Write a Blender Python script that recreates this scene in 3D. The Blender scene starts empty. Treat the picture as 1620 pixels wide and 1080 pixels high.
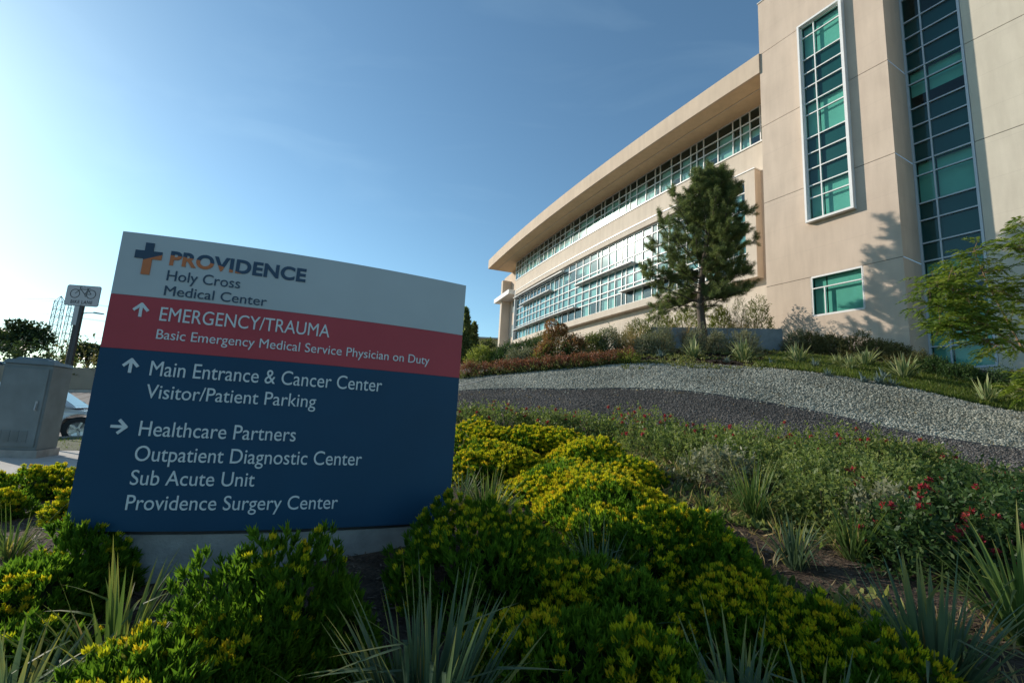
import bpy, bmesh, math, random
import numpy as np
from mathutils import Vector, Matrix

S = bpy.context.scene
COL = S.collection
rnd = random.Random(7)

# ------------------------------------------------------------------ camera
EYE = np.array([0, 0, 1.25])
FOC = 745.0                      # focal length in pixels of a 1620-wide frame
PITCH, ROLL = math.radians(9.23), math.radians(3.28)
_fw = np.array([0, math.cos(PITCH), math.sin(PITCH)])
_r0 = np.array([1., 0, 0]); _u0 = np.cross(_r0, _fw)
_r = math.cos(ROLL) * _r0 + math.sin(ROLL) * _u0
_u = -math.sin(ROLL) * _r0 + math.cos(ROLL) * _u0
cam = bpy.data.cameras.new('camera')
cam.sensor_width = 36.0; cam.sensor_fit = 'HORIZONTAL'
cam.lens = FOC / 1620 * 36.0
cam.clip_start = 0.05; cam.clip_end = 6000
camo = bpy.data.objects.new('camera', cam); COL.objects.link(camo)
camo.matrix_world = Matrix(((_r[0], _u[0], -_fw[0], EYE[0]), (_r[1], _u[1], -_fw[1], EYE[1]),
                            (_r[2], _u[2], -_fw[2], EYE[2]), (0, 0, 0, 1)))
S.camera = camo

# ------------------------------------------------------------------ light
SUN_AZ, SUN_EL = math.radians(-63), math.radians(22.5)
SDIR = np.array([math.sin(SUN_AZ) * math.cos(SUN_EL), math.cos(SUN_AZ) * math.cos(SUN_EL), math.sin(SUN_EL)])
W = bpy.data.worlds.new('World'); S.world = W; W.use_nodes = True
nt = W.node_tree; nt.nodes.clear()
wo = nt.nodes.new('ShaderNodeOutputWorld'); bg = nt.nodes.new('ShaderNodeBackground')
sky = nt.nodes.new('ShaderNodeTexSky'); sky.sky_type = 'NISHITA'; sky.sun_disc = False
sky.sun_elevation = SUN_EL; sky.sun_rotation = SUN_AZ
sky.air_density = 1.0; sky.dust_density = .36; sky.ozone_density = 1.6; sky.altitude = 300
# thin high cirrus, laid out by direction in the sky
tc = nt.nodes.new('ShaderNodeTexCoord'); mp = nt.nodes.new('ShaderNodeMapping')
mp.inputs['Rotation'].default_value = (0.25, 0.35, math.radians(35)); mp.inputs['Scale'].default_value = (1.2, 7, 9)
nz = nt.nodes.new('ShaderNodeTexNoise'); nz.inputs['Scale'].default_value = 1.3; nz.inputs['Detail'].default_value = 6
nz.inputs['Distortion'].default_value = 0.6
rp = nt.nodes.new('ShaderNodeValToRGB'); rp.color_ramp.elements[0].position = .52; rp.color_ramp.elements[1].position = .9
rp.color_ramp.elements[1].color = (.06, .06, .06, 1)
mx = nt.nodes.new('ShaderNodeMixRGB'); mx.inputs['Color2'].default_value = (9, 9.6, 10.5, 1)
wb = nt.nodes.new('ShaderNodeMixRGB'); wb.blend_type = 'MULTIPLY'; wb.inputs[0].default_value = 1; wb.inputs[2].default_value = (.76, .97, .97, 1)
for a, b in ((tc.outputs['Generated'], mp.inputs[0]), (mp.outputs[0], nz.inputs['Vector']), (nz.outputs['Fac'], rp.inputs[0]),
             (rp.outputs[0], mx.inputs['Fac']), (sky.outputs[0], mx.inputs['Color1']), (mx.outputs[0], wb.inputs[1]), (wb.outputs[0], bg.inputs[0]), (bg.outputs[0], wo.inputs[0])):
    nt.links.new(a, b)
bg.inputs[1].default_value = 0.107
sl = bpy.data.lights.new('sun', 'SUN'); sl.energy = 3.1; sl.angle = math.radians(.55); sl.color = (1, .895, .76)
so = bpy.data.objects.new('sun', sl); COL.objects.link(so); so.location = (-60, 30, 40)
so.rotation_mode = 'QUATERNION'; so.rotation_quaternion = Vector(-SDIR).to_track_quat('-Z', 'Y')
S.view_settings.view_transform = 'Standard'; S.view_settings.look = 'None'
S.view_settings.exposure = 0.66; S.view_settings.gamma = 1.0
S.cycles.max_bounces = 8; S.cycles.transparent_max_bounces = 12
S.cycles.caustics_reflective = False; S.cycles.caustics_refractive = False

# ------------------------------------------------------------------ mesh helpers
def npmesh(name, V, F, mats, tint=None, fmat=None, smooth=False):
    """V (n,3) array; F list of index arrays with constant width (k,3) / (k,4) blocks."""
    me = bpy.data.meshes.new(name)
    V = np.asarray(V, dtype=np.float32)
    blocks = [np.asarray(f, dtype=np.int32) for f in (F if isinstance(F, list) else [F]) if len(f)]
    nl = sum(b.size for b in blocks); npoly = sum(len(b) for b in blocks)
    me.vertices.add(len(V)); me.vertices.foreach_set('co', V.ravel())
    me.loops.add(nl); me.polygons.add(npoly)
    me.loops.foreach_set('vertex_index', np.concatenate([b.ravel() for b in blocks]))
    tot = np.concatenate([np.full(len(b), b.shape[1], np.int32) for b in blocks])
    st = np.concatenate([[0], np.cumsum(tot)[:-1]]).astype(np.int32)
    me.polygons.foreach_set('loop_start', st); me.polygons.foreach_set('loop_total', tot)
    if fmat is not None: me.polygons.foreach_set('material_index', np.asarray(fmat, np.int32))
    if smooth: me.polygons.foreach_set('use_smooth', np.ones(npoly, bool))
    if tint is not None:
        a = me.attributes.new('tint', 'FLOAT', 'POINT'); a.data.foreach_set('value', np.asarray(tint, np.float32))
    for m in (mats if isinstance(mats, (list, tuple)) else [mats]): me.materials.append(m)
    me.update(calc_edges=True); me.validate()
    return me

class MB:
    """collects faces, then links them as one mesh object"""
    keep = False                    # True keeps the winding as given (panes face outwards)
    def __init__(s): s.v = []; s.f = []; s.m = []
    def poly(s, pts, m=0):
        n = len(s.v); s.v += [tuple(map(float, p)) for p in pts]; s.f.append(tuple(range(n, n + len(pts)))); s.m.append(m)
    def hexa(s, p, m=0):     # 8 points: bottom ring 0-3, top ring 4-7
        n = len(s.v); s.v += [tuple(map(float, q)) for q in p]
        for f in ((3, 2, 1, 0), (4, 5, 6, 7), (0, 1, 5, 4), (1, 2, 6, 5), (2, 3, 7, 6), (3, 0, 4, 7)):
            s.f.append(tuple(n + i for i in f)); s.m.append(m)
    def box(s, c, d, rz=0., m=0):
        c = np.array(c, float); x, y, z = [q / 2 for q in d]; cs, sn = math.cos(rz), math.sin(rz)
        ring = [(-x, -y), (x, -y), (x, y), (-x, y)]
        R = [(c[0] + a * cs - b * sn, c[1] + a * sn + b * cs) for a, b in ring]
        s.hexa([(*q, c[2] - z) for q in R] + [(*q, c[2] + z) for q in R], m)
    def bar(s, p, q, w, h, up=(0, 0, 1), m=0):
        p, q = np.array(p, float), np.array(q, float); d = q - p; d /= np.linalg.norm(d)
        up = np.array(up, float); a = np.cross(d, up)
        if np.linalg.norm(a) < 1e-6: a = np.cross(d, (1, 0, 0))
        a /= np.linalg.norm(a); b = np.cross(a, d)
        a = a * w / 2; b = b * h / 2
        s.hexa([p - a - b, p + a - b, p + a + b, p - a + b, q - a - b, q + a - b, q + a + b, q - a + b], m)
    def prism(s, pts, z0, z1, m=0):
        n = len(pts); k = len(s.v)
        s.v += [(float(x), float(y), float(z0)) for x, y in pts] + [(float(x), float(y), float(z1)) for x, y in pts]
        s.f.append(tuple(range(k + n - 1, k - 1, -1))); s.f.append(tuple(range(k + n, k + 2 * n))); s.m += [m, m]
        for i in range(n):
            j = (i + 1) % n; s.f.append((k + i, k + j, k + n + j, k + n + i)); s.m.append(m)
    def tube(s, pts, rad, n=7, m=0, cap=True):
        pts = [np.array(p, float) for p in pts]; k0 = len(s.v); L = len(pts)
        ref = np.array([.31, .17, .93])
        for i, p in enumerate(pts):
            d = pts[min(i + 1, L - 1)] - pts[max(i - 1, 0)]; d /= (np.linalg.norm(d) + 1e-9)
            a = np.cross(d, ref); na = np.linalg.norm(a)
            a = a / na if na > 1e-3 else np.array([1., 0, 0]); b = np.cross(d, a)
            r = rad[i] if hasattr(rad, '__len__') else rad
            for j in range(n):
                t = 2 * math.pi * j / n; s.v.append(tuple(p + (a * math.cos(t) + b * math.sin(t)) * r))
        for i in range(L - 1):
            for j in range(n):
                a0 = k0 + i * n + j; a1 = k0 + i * n + (j + 1) % n
                s.f.append((a0, a1, a1 + n, a0 + n)); s.m.append(m)
        if cap:
            s.f.append(tuple(k0 + j for j in range(n - 1, -1, -1))); s.m.append(m)
            s.f.append(tuple(k0 + (L - 1) * n + j for j in range(n))); s.m.append(m)
    def lathe(s, prof, c=(0, 0, 0), n=16, m=0, axis='z'):
        k0 = len(s.v)
        for r, z in prof:
            for j in range(n):
                t = 2 * math.pi * j / n; a, b = r * math.cos(t), r * math.sin(t)
                s.v.append((c[0] + a, c[1] + b, c[2] + z) if axis == 'z' else (c[0] + a, c[1] + z, c[2] + b))
        for i in range(len(prof) - 1):
            for j in range(n):
                a0 = k0 + i * n + j; a1 = k0 + i * n + (j + 1) % n
                s.f.append((a0, a1, a1 + n, a0 + n)); s.m.append(m)
    def mesh(s, name, mats, off=(0, 0, 0), smooth=False, bevel=0, recalc=True):
        me = bpy.data.meshes.new(name); o = np.array(off, float)
        me.from_pydata([tuple(np.array(v) - o) for v in s.v], [], s.f)
        for q in (mats if isinstance(mats, (list, tuple)) else [mats]): me.materials.append(q)
        me.polygons.foreach_set('material_index', s.m)
        bm = bmesh.new(); bm.from_mesh(me)
        if bevel:
            es = [e for e in bm.edges if len(e.link_faces) == 2 and e.calc_face_angle(0) > .6]
            bmesh.ops.bevel(bm, geom=es, offset=bevel, segments=2, affect='EDGES', clamp_overlap=True)
        if recalc and not s.keep: bmesh.ops.recalc_face_normals(bm, faces=bm.faces)
        bm.to_mesh(me); bm.free()
        if smooth: me.polygons.foreach_set('use_smooth', [True] * len(me.polygons))
        me.update(); return me

def link(name, me, parent=None, loc=None):
    o = bpy.data.objects.new(name, me); COL.objects.link(o)
    if parent is not None: o.parent = parent
    if loc is not None: o.location = loc
    return o
def part(name, mb, mat, parent, smooth=False, bevel=0, label=None):
    """mesh given in world coordinates, hung under a thing standing at parent's (unrotated) origin"""
    top = parent; off = np.zeros(3)
    while top is not None: off += np.array(top.location); top = top.parent
    o = link(name, mb.mesh(name, mat, off, smooth, bevel), parent)
    if label: o['label'] = label
    return o
def lpart(name, mb, mat, parent, smooth=False, bevel=0):   # mesh in the thing's own coordinates
    return link(name, mb.mesh(name, mat, (0, 0, 0), smooth, bevel), parent)
def tag(o, label, cat, group=None):
    o['label'] = label; o['category'] = cat
    if group: o['group'] = group
    return o
def thing(name, label, cat, loc=(0, 0, 0), rz=0., group=None):
    o = bpy.data.objects.new(name, None); COL.objects.link(o); o.empty_display_size = .2
    o.location = tuple(map(float, loc)); o.rotation_euler = (0, 0, rz)
    return tag(o, label, cat, group)
def copy_tree(o, parent=None):
    c = o.copy(); COL.objects.link(c)
    if parent is not None: c.parent = parent
    for ch in list(o.children): copy_tree(ch, c)
    return c
def kind(o, k): o['kind'] = k; return o

# ------------------------------------------------------------------ materials
class NG:
    def __init__(s, name):
        s.mat = bpy.data.materials.new(name); s.mat.use_nodes = True; s.t = s.mat.node_tree; s.t.nodes.clear()
        s.out = s.n('OutputMaterial')
    def n(s, ty, **kw):
        q = s.t.nodes.new('ShaderNode' + ty)
        for k, v in kw.items(): setattr(q, k, v)
        return q
    def l(s, a, b): s.t.links.new(a, b)
    def val(s, sock, v):
        if hasattr(v, 'node'): s.l(v, sock)
        else: sock.default_value = v
    def math(s, op, a, b=0., c=None):
        q = s.n('Math', operation=op); s.val(q.inputs[0], a); s.val(q.inputs[1], b)
        if c is not None: s.val(q.inputs[2], c)
        return q.outputs[0]
    def mix(s, f, a, b, bt='MIX'):
        q = s.n('MixRGB', blend_type=bt); s.val(q.inputs[0], f); s.val(q.inputs[1], a); s.val(q.inputs[2], b); return q.outputs[0]
    def noise(s, scale, detail=4, rough=.55, vec=None, out='Fac', dist=0.):
        q = s.n('TexNoise'); q.inputs['Scale'].default_value = scale; q.inputs['Detail'].default_value = detail
        q.inputs['Roughness'].default_value = rough; q.inputs['Distortion'].default_value = dist
        if vec is None: vec = s.co()
        s.l(vec, q.inputs['Vector']); return q.outputs[out]
    def co(s):
        if not hasattr(s, '_co'):
            s._co = s.n('NewGeometry').outputs['Position']
        return s._co
    def ramp(s, f, stops):
        q = s.n('ValToRGB'); cr = q.color_ramp
        while len(cr.elements) < len(stops): cr.elements.new(.5)
        for e, (p, c) in zip(cr.elements, stops): e.position = p; e.color = (*c, 1) if len(c) == 3 else c
        s.l(f, q.inputs[0]); return q.outputs[0]
    def bump(s, h, strength=.3, dist=.02):
        q = s.n('Bump'); q.inputs['Strength'].default_value = strength; q.inputs['Distance'].default_value = dist
        s.l(h, q.inputs['Height']); return q.outputs[0]
    def bsdf(s, col, rough=.7, metal=0., normal=None, spec=.5, coat=0.):
        q = s.n('BsdfPrincipled'); s.val(q.inputs['Base Color'], col); s.val(q.inputs['Roughness'], rough)
        q.inputs['Metallic'].default_value = metal; q.inputs['Specular IOR Level'].default_value = spec
        q.inputs['Coat Weight'].default_value = coat; q.inputs['Coat Roughness'].default_value = .08
        if normal is not None: s.l(normal, q.inputs['Normal'])
        return q.outputs[0]
    def done(s, sh): s.l(sh, s.out.inputs[0]); return s.mat
def c4(c): return (c[0], c[1], c[2], 1)

def plain(name, col, rough=.6, metal=0., var=.12, scale=6., bump=0., bscale=60., spec=.5, coat=0.):
    g = NG(name); a = tuple(x * (1 - var) for x in col); b = tuple(min(1, x * (1 + var)) for x in col)
    f = g.noise(scale); cc = g.ramp(f, [(.3, a), (.7, b)])
    nm = g.bump(g.noise(bscale, 3), bump, .01) if bump else None
    return g.done(g.bsdf(cc, rough, metal, nm, spec, coat))
def leafmat(name, ca, cb, cc=None, trans=.35, rough=.5, spec=.25, tcol=1.35):
    """leaf colour runs ca > cb > cc along the per-leaf 'tint' value"""
    g = NG(name); at = g.n('Attribute', attribute_name='tint').outputs['Fac']
    cc = cc or cb
    col = g.ramp(at, [(0, ca), (.55, cb), (1, cc)])
    col = g.mix(1., col, g.ramp(g.noise(3.), [(.3, (.82, .84, .8)), (.7, (1.1, 1.08, 1.1))]), 'MULTIPLY')
    p = g.bsdf(col, rough, 0, None, spec)
    tr = g.n('BsdfTranslucent'); g.l(g.mix(1., col, (tcol, tcol, tcol * .7, 1), 'MULTIPLY'), tr.inputs[0])
    m = g.n('MixShader'); m.inputs[0].default_value = trans; g.l(p, m.inputs[1]); g.l(tr.outputs[0], m.inputs[2])
    return g.done(m.outputs[0])

def stucco(name, col, z0=None, per=4.75, thirds=True):
    g = NG(name); pos = g.co(); sp = g.n('SeparateXYZ'); g.l(pos, sp.inputs[0])
    a = tuple(x * .93 for x in col); b = tuple(min(1, x * 1.05) for x in col)
    cc = g.ramp(g.noise(.6, 5), [(.3, a), (.7, b)])
    mp = g.n('Mapping'); mp.inputs['Scale'].default_value = (2.5, 2.5, .35); g.l(pos, mp.inputs[0])
    streak = g.ramp(g.noise(1.2, 4, vec=mp.outputs[0]), [(.32, (.93, .925, .92)), (.62, (1.02, 1.02, 1.02))])
    cc = g.mix(1., cc, streak, 'MULTIPLY')
    cc = g.mix(1., cc, g.ramp(g.noise(45, 2), [(.3, (.965, .965, .965)), (.7, (1.03, 1.03, 1.03))]), 'MULTIPLY')
    if thirds:
        f = g.math('FRACT', g.math('DIVIDE', g.math('ADD', sp.outputs[2], 50 - (z0 or 0)), per / 3))
        ln = g.math('LESS_THAN', g.math('ABSOLUTE', g.math('SUBTRACT', f, .5)), .006)
        cc = g.mix(g.math('MULTIPLY', ln, .16), cc, (.2, .17, .14, 1))
    return g.done(g.bsdf(cc, .85, 0, g.bump(g.noise(70, 3), .25, .006), .3))

M = {}
M['stucco_tan'] = stucco('tan stucco', (.60, .49, .395), 9.15)
M['stucco_pale'] = stucco('pale tan stucco', (.63, .55, .46), 0, 4.75, False)
M['stucco_cream'] = stucco('cream stucco', (.60, .55, .455), 9.15)
M['eave'] = stucco('eave stucco', (.60, .485, .375), 0, 4.75, False)
M['soffit'] = stucco('soffit stucco', (.66, .50, .32), 0, 4.75, False)
M['joint'] = plain('dark joint', (.09, .08, .075), .8)
M['white_metal'] = plain('white painted metal', (.78, .78, .77), .4, 0, .04, 3)
M['shade_metal'] = plain('grey sunshade metal', (.55, .55, .54), .45, .0, .06)
M['grey_frame'] = plain('pale grey frame', (.50, .55, .60), .4, 0, .05, 3)
M['blind'] = plain('window blind', (.74, .78, .70), .8, 0, .05, 2)
M['spandrel'] = plain('teal spandrel', (.022, .080, .098), .5, 0, .12, 1.2)
M['spandrel_pale'] = plain('pale teal spandrel', (.14, .30, .31), .5, 0, .10, 1.0)
M['interior'] = plain('dim room', (.045, .075, .07), .9, 0, .3, .8)
M['concrete'] = plain('concrete', (.30, .285, .265), .85, 0, .26, 5, .5, 50)
M['board_concrete'] = plain('dark planter concrete', (.20, .22, .235), .85, 0, .18, 2.2, .35, 30)
M['sign_white'] = plain('sign white', (.47, .49, .50), .45, 0, .05, 2)
M['sign_red'] = plain('sign red', (.47, .062, .078), .5, 0, .06, 2, spec=.25)
M['sign_blue'] = plain('sign blue', (.010, .058, .118), .5, 0, .08, 2, spec=.25)
M['letter_white'] = plain('letter white', (.66, .69, .70), .4, 0, .02)
M['letter_navy'] = plain('letter navy', (.010, .040, .085), .4, 0, .04)
M['cabinet'] = plain('grey green cabinet paint', (.15, .178, .185), .5, 0, .16, 3.5, .1, 8)
M['dark'] = plain('dark steel', (.05, .05, .055), .5, .4, .15)
M['galv'] = plain('galvanised steel', (.33, .34, .35), .5, .6, .12)
M['lattice'] = plain('weathered lattice steel', (.30, .31, .32), .7, .2, .1)
M['bark'] = plain('bark', (.085, .065, .05), .9, 0, .35, 14, .9, 40)
M['pale_bark'] = plain('pale bark', (.26, .17, .10), .9, 0, .3, 14, .6, 40)
M['tyre'] = plain('tyre rubber', (.02, .02, .02), .8)
M['rim'] = plain('alloy rim', (.5, .5, .52), .3, .9)
M['car_white'] = plain('white car paint', (.70, .71, .73), .25, 0, .02, 2, coat=.8)
M['car_silver'] = plain('silver car paint', (.42, .47, .52), .3, .5, .03, 2, coat=.8)
M['car_glass'] = plain('car glass', (.02, .03, .04), .05, 0, .1, 2, spec=.8)
M['lamp_red'] = plain('tail lamp red', (.35, .02, .02), .2)
M['lamp_clear'] = plain('head lamp', (.7, .7, .7), .1)

def glassmat(name, tint, boost=1.0, gc=(.86, 1, 1)):
    g = NG(name)
    lw = g.n('LayerWeight'); lw.inputs['Blend'].default_value = .5      # facing = 1 - |cos|, the same from both sides
    fr = g.math('MULTIPLY_ADD', g.math('POWER', lw.outputs['Facing'], 5.), .95, .045)
    tr = g.n('BsdfTransparent'); tr.inputs[0].default_value = c4(tint)
    g1 = g.n('BsdfGlossy'); g1.inputs['Roughness'].default_value = .03; g1.inputs['Color'].default_value = c4(gc)
    g2 = g.n('BsdfGlossy'); g2.inputs['Roughness'].default_value = .20; g2.inputs['Color'].default_value = c4(gc)
    mg = g.n('MixShader'); mg.inputs[0].default_value = .18; g.l(g1.outputs[0], mg.inputs[1]); g.l(g2.outputs[0], mg.inputs[2])
    m = g.n('MixShader'); g.l(g.math('MINIMUM', g.math('MULTIPLY', fr, boost), 1.), m.inputs[0])
    g.l(tr.outputs[0], m.inputs[1]); g.l(mg.outputs[0], m.inputs[2])
    return g.done(m.outputs[0])
M['glass'] = glassmat('green tinted glass', (.36, .68, .63), .8)
M['glass_facade'] = glassmat('blue green tinted glass', (.50, .74, .72), 1.9, (.78, .98, 1))

# leaves
M['bush_green'] = leafmat('bush leaf', (.048, .125, .018), (.110, .220, .020), (.21, .33, .026), .52, spec=.12)
M['bush_yellow'] = leafmat('yellow flower head', (.36, .43, .022), (.64, .59, .024), (.70, .46, .03), .48, spec=.12, tcol=1.2)
M['strap'] = leafmat('strap leaf', (.070, .120, .080), (.105, .165, .095), (.32, .30, .08), .34)
M['strap_lit'] = leafmat('sunlit strap leaf', (.060, .115, .035), (.105, .170, .045), (.30, .28, .07), .36)  # greener copy for sunlit clumps, sunlight put into the leaf colour
M['agave'] = leafmat('agave leaf', (.11, .18, .09), (.19, .26, .10), (.56, .53, .30), .22)
M['blue_agave'] = leafmat('blue grey leaf', (.09, .15, .15), (.13, .19, .19), (.2, .25, .24), .15)
M['cover'] = leafmat('ground cover leaf', (.070, .115, .034), (.155, .210, .058), (.30, .32, .11), .42)
M['red_flower'] = leafmat('red flower', (.34, .025, .045), (.50, .055, .080), (.56, .12, .13), .35)
M['rust'] = leafmat('russet leaf', (.10, .085, .025), (.24, .10, .060), (.36, .13, .10), .35)
M['orange'] = leafmat('orange leaf', (.12, .13, .03), (.32, .17, .07), (.42, .19, .13), .35)
M['olive'] = leafmat('olive leaf', (.075, .10, .030), (.16, .185, .060), (.26, .26, .11), .38)
M['sage'] = leafmat('sage leaf', (.12, .14, .08), (.23, .24, .15), (.34, .33, .23), .33)
M['hedge'] = leafmat('hedge leaf', (.065, .078, .028), (.15, .15, .060), (.25, .20, .10), .36)
M['deep'] = leafmat('deep green leaf', (.025, .058, .020), (.050, .100, .030), (.10, .15, .04), .35)
M['lime'] = leafmat('yellow green leaf', (.12, .17, .025), (.25, .29, .055), (.36, .36, .10), .42)
M['straw'] = leafmat('straw grass', (.22, .16, .08), (.36, .27, .13), (.46, .36, .2), .4)
M['needle'] = leafmat('pine needle', (.075, .115, .045), (.150, .200, .078), (.28, .31, .14), .48)
M['frond'] = leafmat('feathery leaf', (.075, .14, .020), (.16, .235, .032), (.28, .32, .05), .5)
M['far_leaf'] = leafmat('far tree leaf', (.020, .040, .016), (.045, .075, .028), (.09, .12, .04), .3)
M['grass'] = leafmat('lawn grass', (.06, .105, .018), (.12, .175, .03), (.21, .23, .06), .42)
M['core'] = plain('dark core', (.016, .026, .010), 1.0, 0, .3, 20, spec=0.)  # near-black colour of the filler dome added inside shrubs

# ------------------------------------------------------------------ pixel and terrain helpers
def ray(px, py): return _fw + (px - 810) / FOC * _r - (py - 540) / FOC * _u
def at(px, py, Y): d = ray(px, py); return EYE + d * (Y / d[1])

TC = [(0, 0, 0), (-1.2, 2.2, .06), (-1.4, 3.05, .22), (-.4, 3.55, .33), (-2.6, 2.85, .13), (1, 2, .12), (2, 3, .33), (3.2, 3, .42), (1, 5, .52),
      (0, 3, .22), (3, 6, .74), (0, 8, .92), (-2, 6, .38), (-8, 7.5, .2), (-7.3, 7.5, .2), (-5, 5, .16), (-8, 5, .14), (-6, 9.2, .2), (-9.3, 10.4, .2),
      (-4, 3, .10), (-3, -2, -.1), (3, -2, .1), (-12, 12.8, .03), (-20, 14, .0), (-14, 16, .05), (-24, 25, .6), (-34, 38, 1.75), (-45, 45, 2.0), (-42, 40, 1.85),
      (-18, 27, 1.1), (-25, 35, 1.75), (-6, 12, .55), (-3.5, 18, 1.9), (-3, 24, 3.3), (-9, 22, 1.9), (-10, 30, 3.0),
      (12.6, 21.6, 5.0), (7.0, 23.0, 5.0), (10, 26, 6.1), (13.6, 25, 6.3), (16.6, 19.3, 4.75), (19.2, 18.1, 4.0), (20.6, 16.2, 3.6), (23, 12.5, 2.7),
      (5, 28, 5.5), (0, 28, 5.0), (0, 40, 5.4), (8, 35, 6.2), (-10, 42, 4.6), (-10, 70, 5.2), (30, 40, 6.2), (-3, 60, 5.4), (30, 0, 1.2), (14, 3, .75), (20, -20, 0),
      (-20, -20, -.4), (-60, 10, .0), (-70, 60, 3.2), (-110, 60, 3.2), (-60, 110, 4.5), (-250, 250, 6), (-250, 0, 1), (250, 250, 9), (0, 300, 6), (250, -50, 3), (0, -200, -2)]
for px, py, Y in ((730, 597, 20), (900, 583, 18), (1000, 577, 17), (1100, 577, 17), (1200, 582, 16.5), (1300, 592, 15.5), (1450, 618, 14), (1600, 652, 13),
                  (730, 620, 16), (900, 618, 14.5), (1100, 622, 13), (1300, 655, 11.3), (1450, 690, 10), (1600, 712, 9),
                  (730, 646, 12.3), (900, 660, 11), (1100, 694, 9.3), (1300, 706, 8.5), (1450, 730, 7.8), (1600, 778, 6.5)):
    TC.append(tuple(at(px, py, Y)))
TC = np.array(TC, float)
_D = np.linalg.norm(TC[:, None, :2] - TC[None, :, :2], axis=2)
_n = len(TC)
_A = np.zeros((_n + 1, _n + 1)); _A[:_n, :_n] = -np.sqrt(_D ** 2 + .25) + np.eye(_n) * .06; _A[:_n, _n] = 1; _A[_n, :_n] = 1
_w = np.linalg.solve(_A, np.append(TC[:, 2], 0))
def zt(x, y):
    x = np.asarray(x, float); y = np.asarray(y, float)
    d = np.sqrt((x[..., None] - TC[:, 0]) ** 2 + (y[..., None] - TC[:, 1]) ** 2 + .25)
    return (-d) @ _w[:_n] + _w[_n] 
def gp(px, py, y0=1.2, y1=90):
    """first point where the sight line of a photo pixel meets the ground"""
    d = ray(px, py); Y = np.linspace(y0, y1, 3000); P = EYE + d * (Y / d[1])[:, None]
    b = np.nonzero(P[:, 2] <= zt(P[:, 0], P[:, 1]))[0]
    i = b[0] if len(b) else -1
    return np.array([P[i, 0], P[i, 1], float(zt(P[i, 0], P[i, 1]))])
def onground(x, y, dz=0.): return np.array([x, y, float(zt(x, y)) + dz])

# ------------------------------------------------------------------ setting: ground
def soil_mat():
    g = NG('bark mulch soil')
    a = g.ramp(g.noise(9, 6), [(.25, (.045, .032, .024)), (.5, (.085, .062, .045)), (.75, (.15, .115, .085))])
    b = g.ramp(g.noise(55, 3), [(.3, (.6, .6, .6)), (.7, (1.25, 1.2, 1.15))])
    cc = g.mix(1., a, b, 'MULTIPLY')
    return g.done(g.bsdf(cc, .95, 0, g.bump(g.noise(60, 4), .9, .03), .2))
M['soil'] = soil_mat()
xs = np.unique(np.concatenate([np.arange(-30, 30.01, .3), np.arange(-80, 80, 2.5), np.linspace(-2500, 2500, 60)]))
ys = np.unique(np.concatenate([np.arange(-4, 48.01, .3), np.arange(-40, 110, 2.5), np.linspace(-600, 3500, 60)]))
GX, GY = np.meshgrid(xs, ys); GZ = np.concatenate([zt(GX[i], GY[i])[None] for i in range(len(ys))])
far = np.clip((np.hypot(GX, GY) - 260) / 300, 0, 1); GZ = GZ * (1 - far) + 5.0 * far
nx, ny = len(xs), len(ys); idx = np.arange(nx * ny).reshape(ny, nx)
Q = np.stack([idx[:-1, :-1], idx[:-1, 1:], idx[1:, 1:], idx[1:, :-1]], -1).reshape(-1, 4)
kind(link('ground', npmesh('ground', np.stack([GX, GY, GZ], -1).reshape(-1, 3), Q, M['soil'], smooth=True)), 'structure')

def drape(name, c0, c1, dz, mat, nu=120, nv=14, k='structure'):
    """sheet lying on the ground between two curves of (x, y) points"""
    def rs(c):
        c = np.array(c, float); L = np.concatenate([[0], np.cumsum(np.hypot(*np.diff(c, axis=0).T))]); t = np.linspace(0, L[-1], nu)
        # smooth the polyline a little
        x = np.interp(t, L, c[:, 0]); y = np.interp(t, L, c[:, 1]); ker = np.ones(9) / 9
        xp = np.pad(x, 4, mode='reflect', reflect_type='odd'); yp = np.pad(y, 4, mode='reflect', reflect_type='odd')
        return np.stack([np.convolve(xp, ker, 'valid'), np.convolve(yp, ker, 'valid')], -1)
    a, b = rs(c0), rs(c1); s = np.linspace(0, 1, nv)[:, None, None]
    P = a[None] * (1 - s) + b[None] * s
    Z = zt(P[..., 0], P[..., 1]) + dz
    V = np.concatenate([P, Z[..., None]], -1).reshape(-1, 3); id = np.arange(nu * nv).reshape(nv, nu)
    q = np.stack([id[:-1, :-1], id[:-1, 1:], id[1:, 1:], id[1:, :-1]], -1).reshape(-1, 4)
    o = link(name, npmesh(name, V, q, mat, smooth=True))
    if k: kind(o, k)
    return P

def gravel_mat(name, a, b, c, sc):
    g = NG(name); v = g.n('TexVoronoi'); v.inputs['Scale'].default_value = sc; g.l(g.co(), v.inputs['Vector'])
    r = g.n('SeparateColor'); g.l(v.outputs['Color'], r.inputs[0])
    cc = g.ramp(r.outputs[0], [(0, a), (.5, b), (1, c)])
    cc = g.mix(1., cc, g.ramp(g.noise(.7, 4), [(.3, (.82, .82, .82)), (.7, (1.12, 1.12, 1.1))]), 'MULTIPLY')
    h = g.math('MULTIPLY', v.outputs['Distance'], -1.)
    return g.done(g.bsdf(cc, .9, 0, g.bump(h, 1., .04), .25))
M['gravel_light'] = gravel_mat('light gravel', (.045, .048, .040), (.13, .135, .11), (.26, .26, .21), 30)
M['gravel_dark'] = gravel_mat('dark gravel', (.03, .028, .026), (.08, .074, .068), (.17, .16, .145), 42)
M['turf'] = plain('turf soil', (.05, .065, .018), .95, 0, .4, 3, .8, 40)
pA = [(560, 607, 23), (650, 602, 21.5), (730, 597, 20), (815, 590, 19), (900, 583, 18), (1000, 577.5, 17), (1100, 577.5, 17), (1200, 582, 16.5), (1300, 592, 15.5), (1450, 618, 14), (1600, 652, 13), (1760, 690, 12)]
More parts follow.
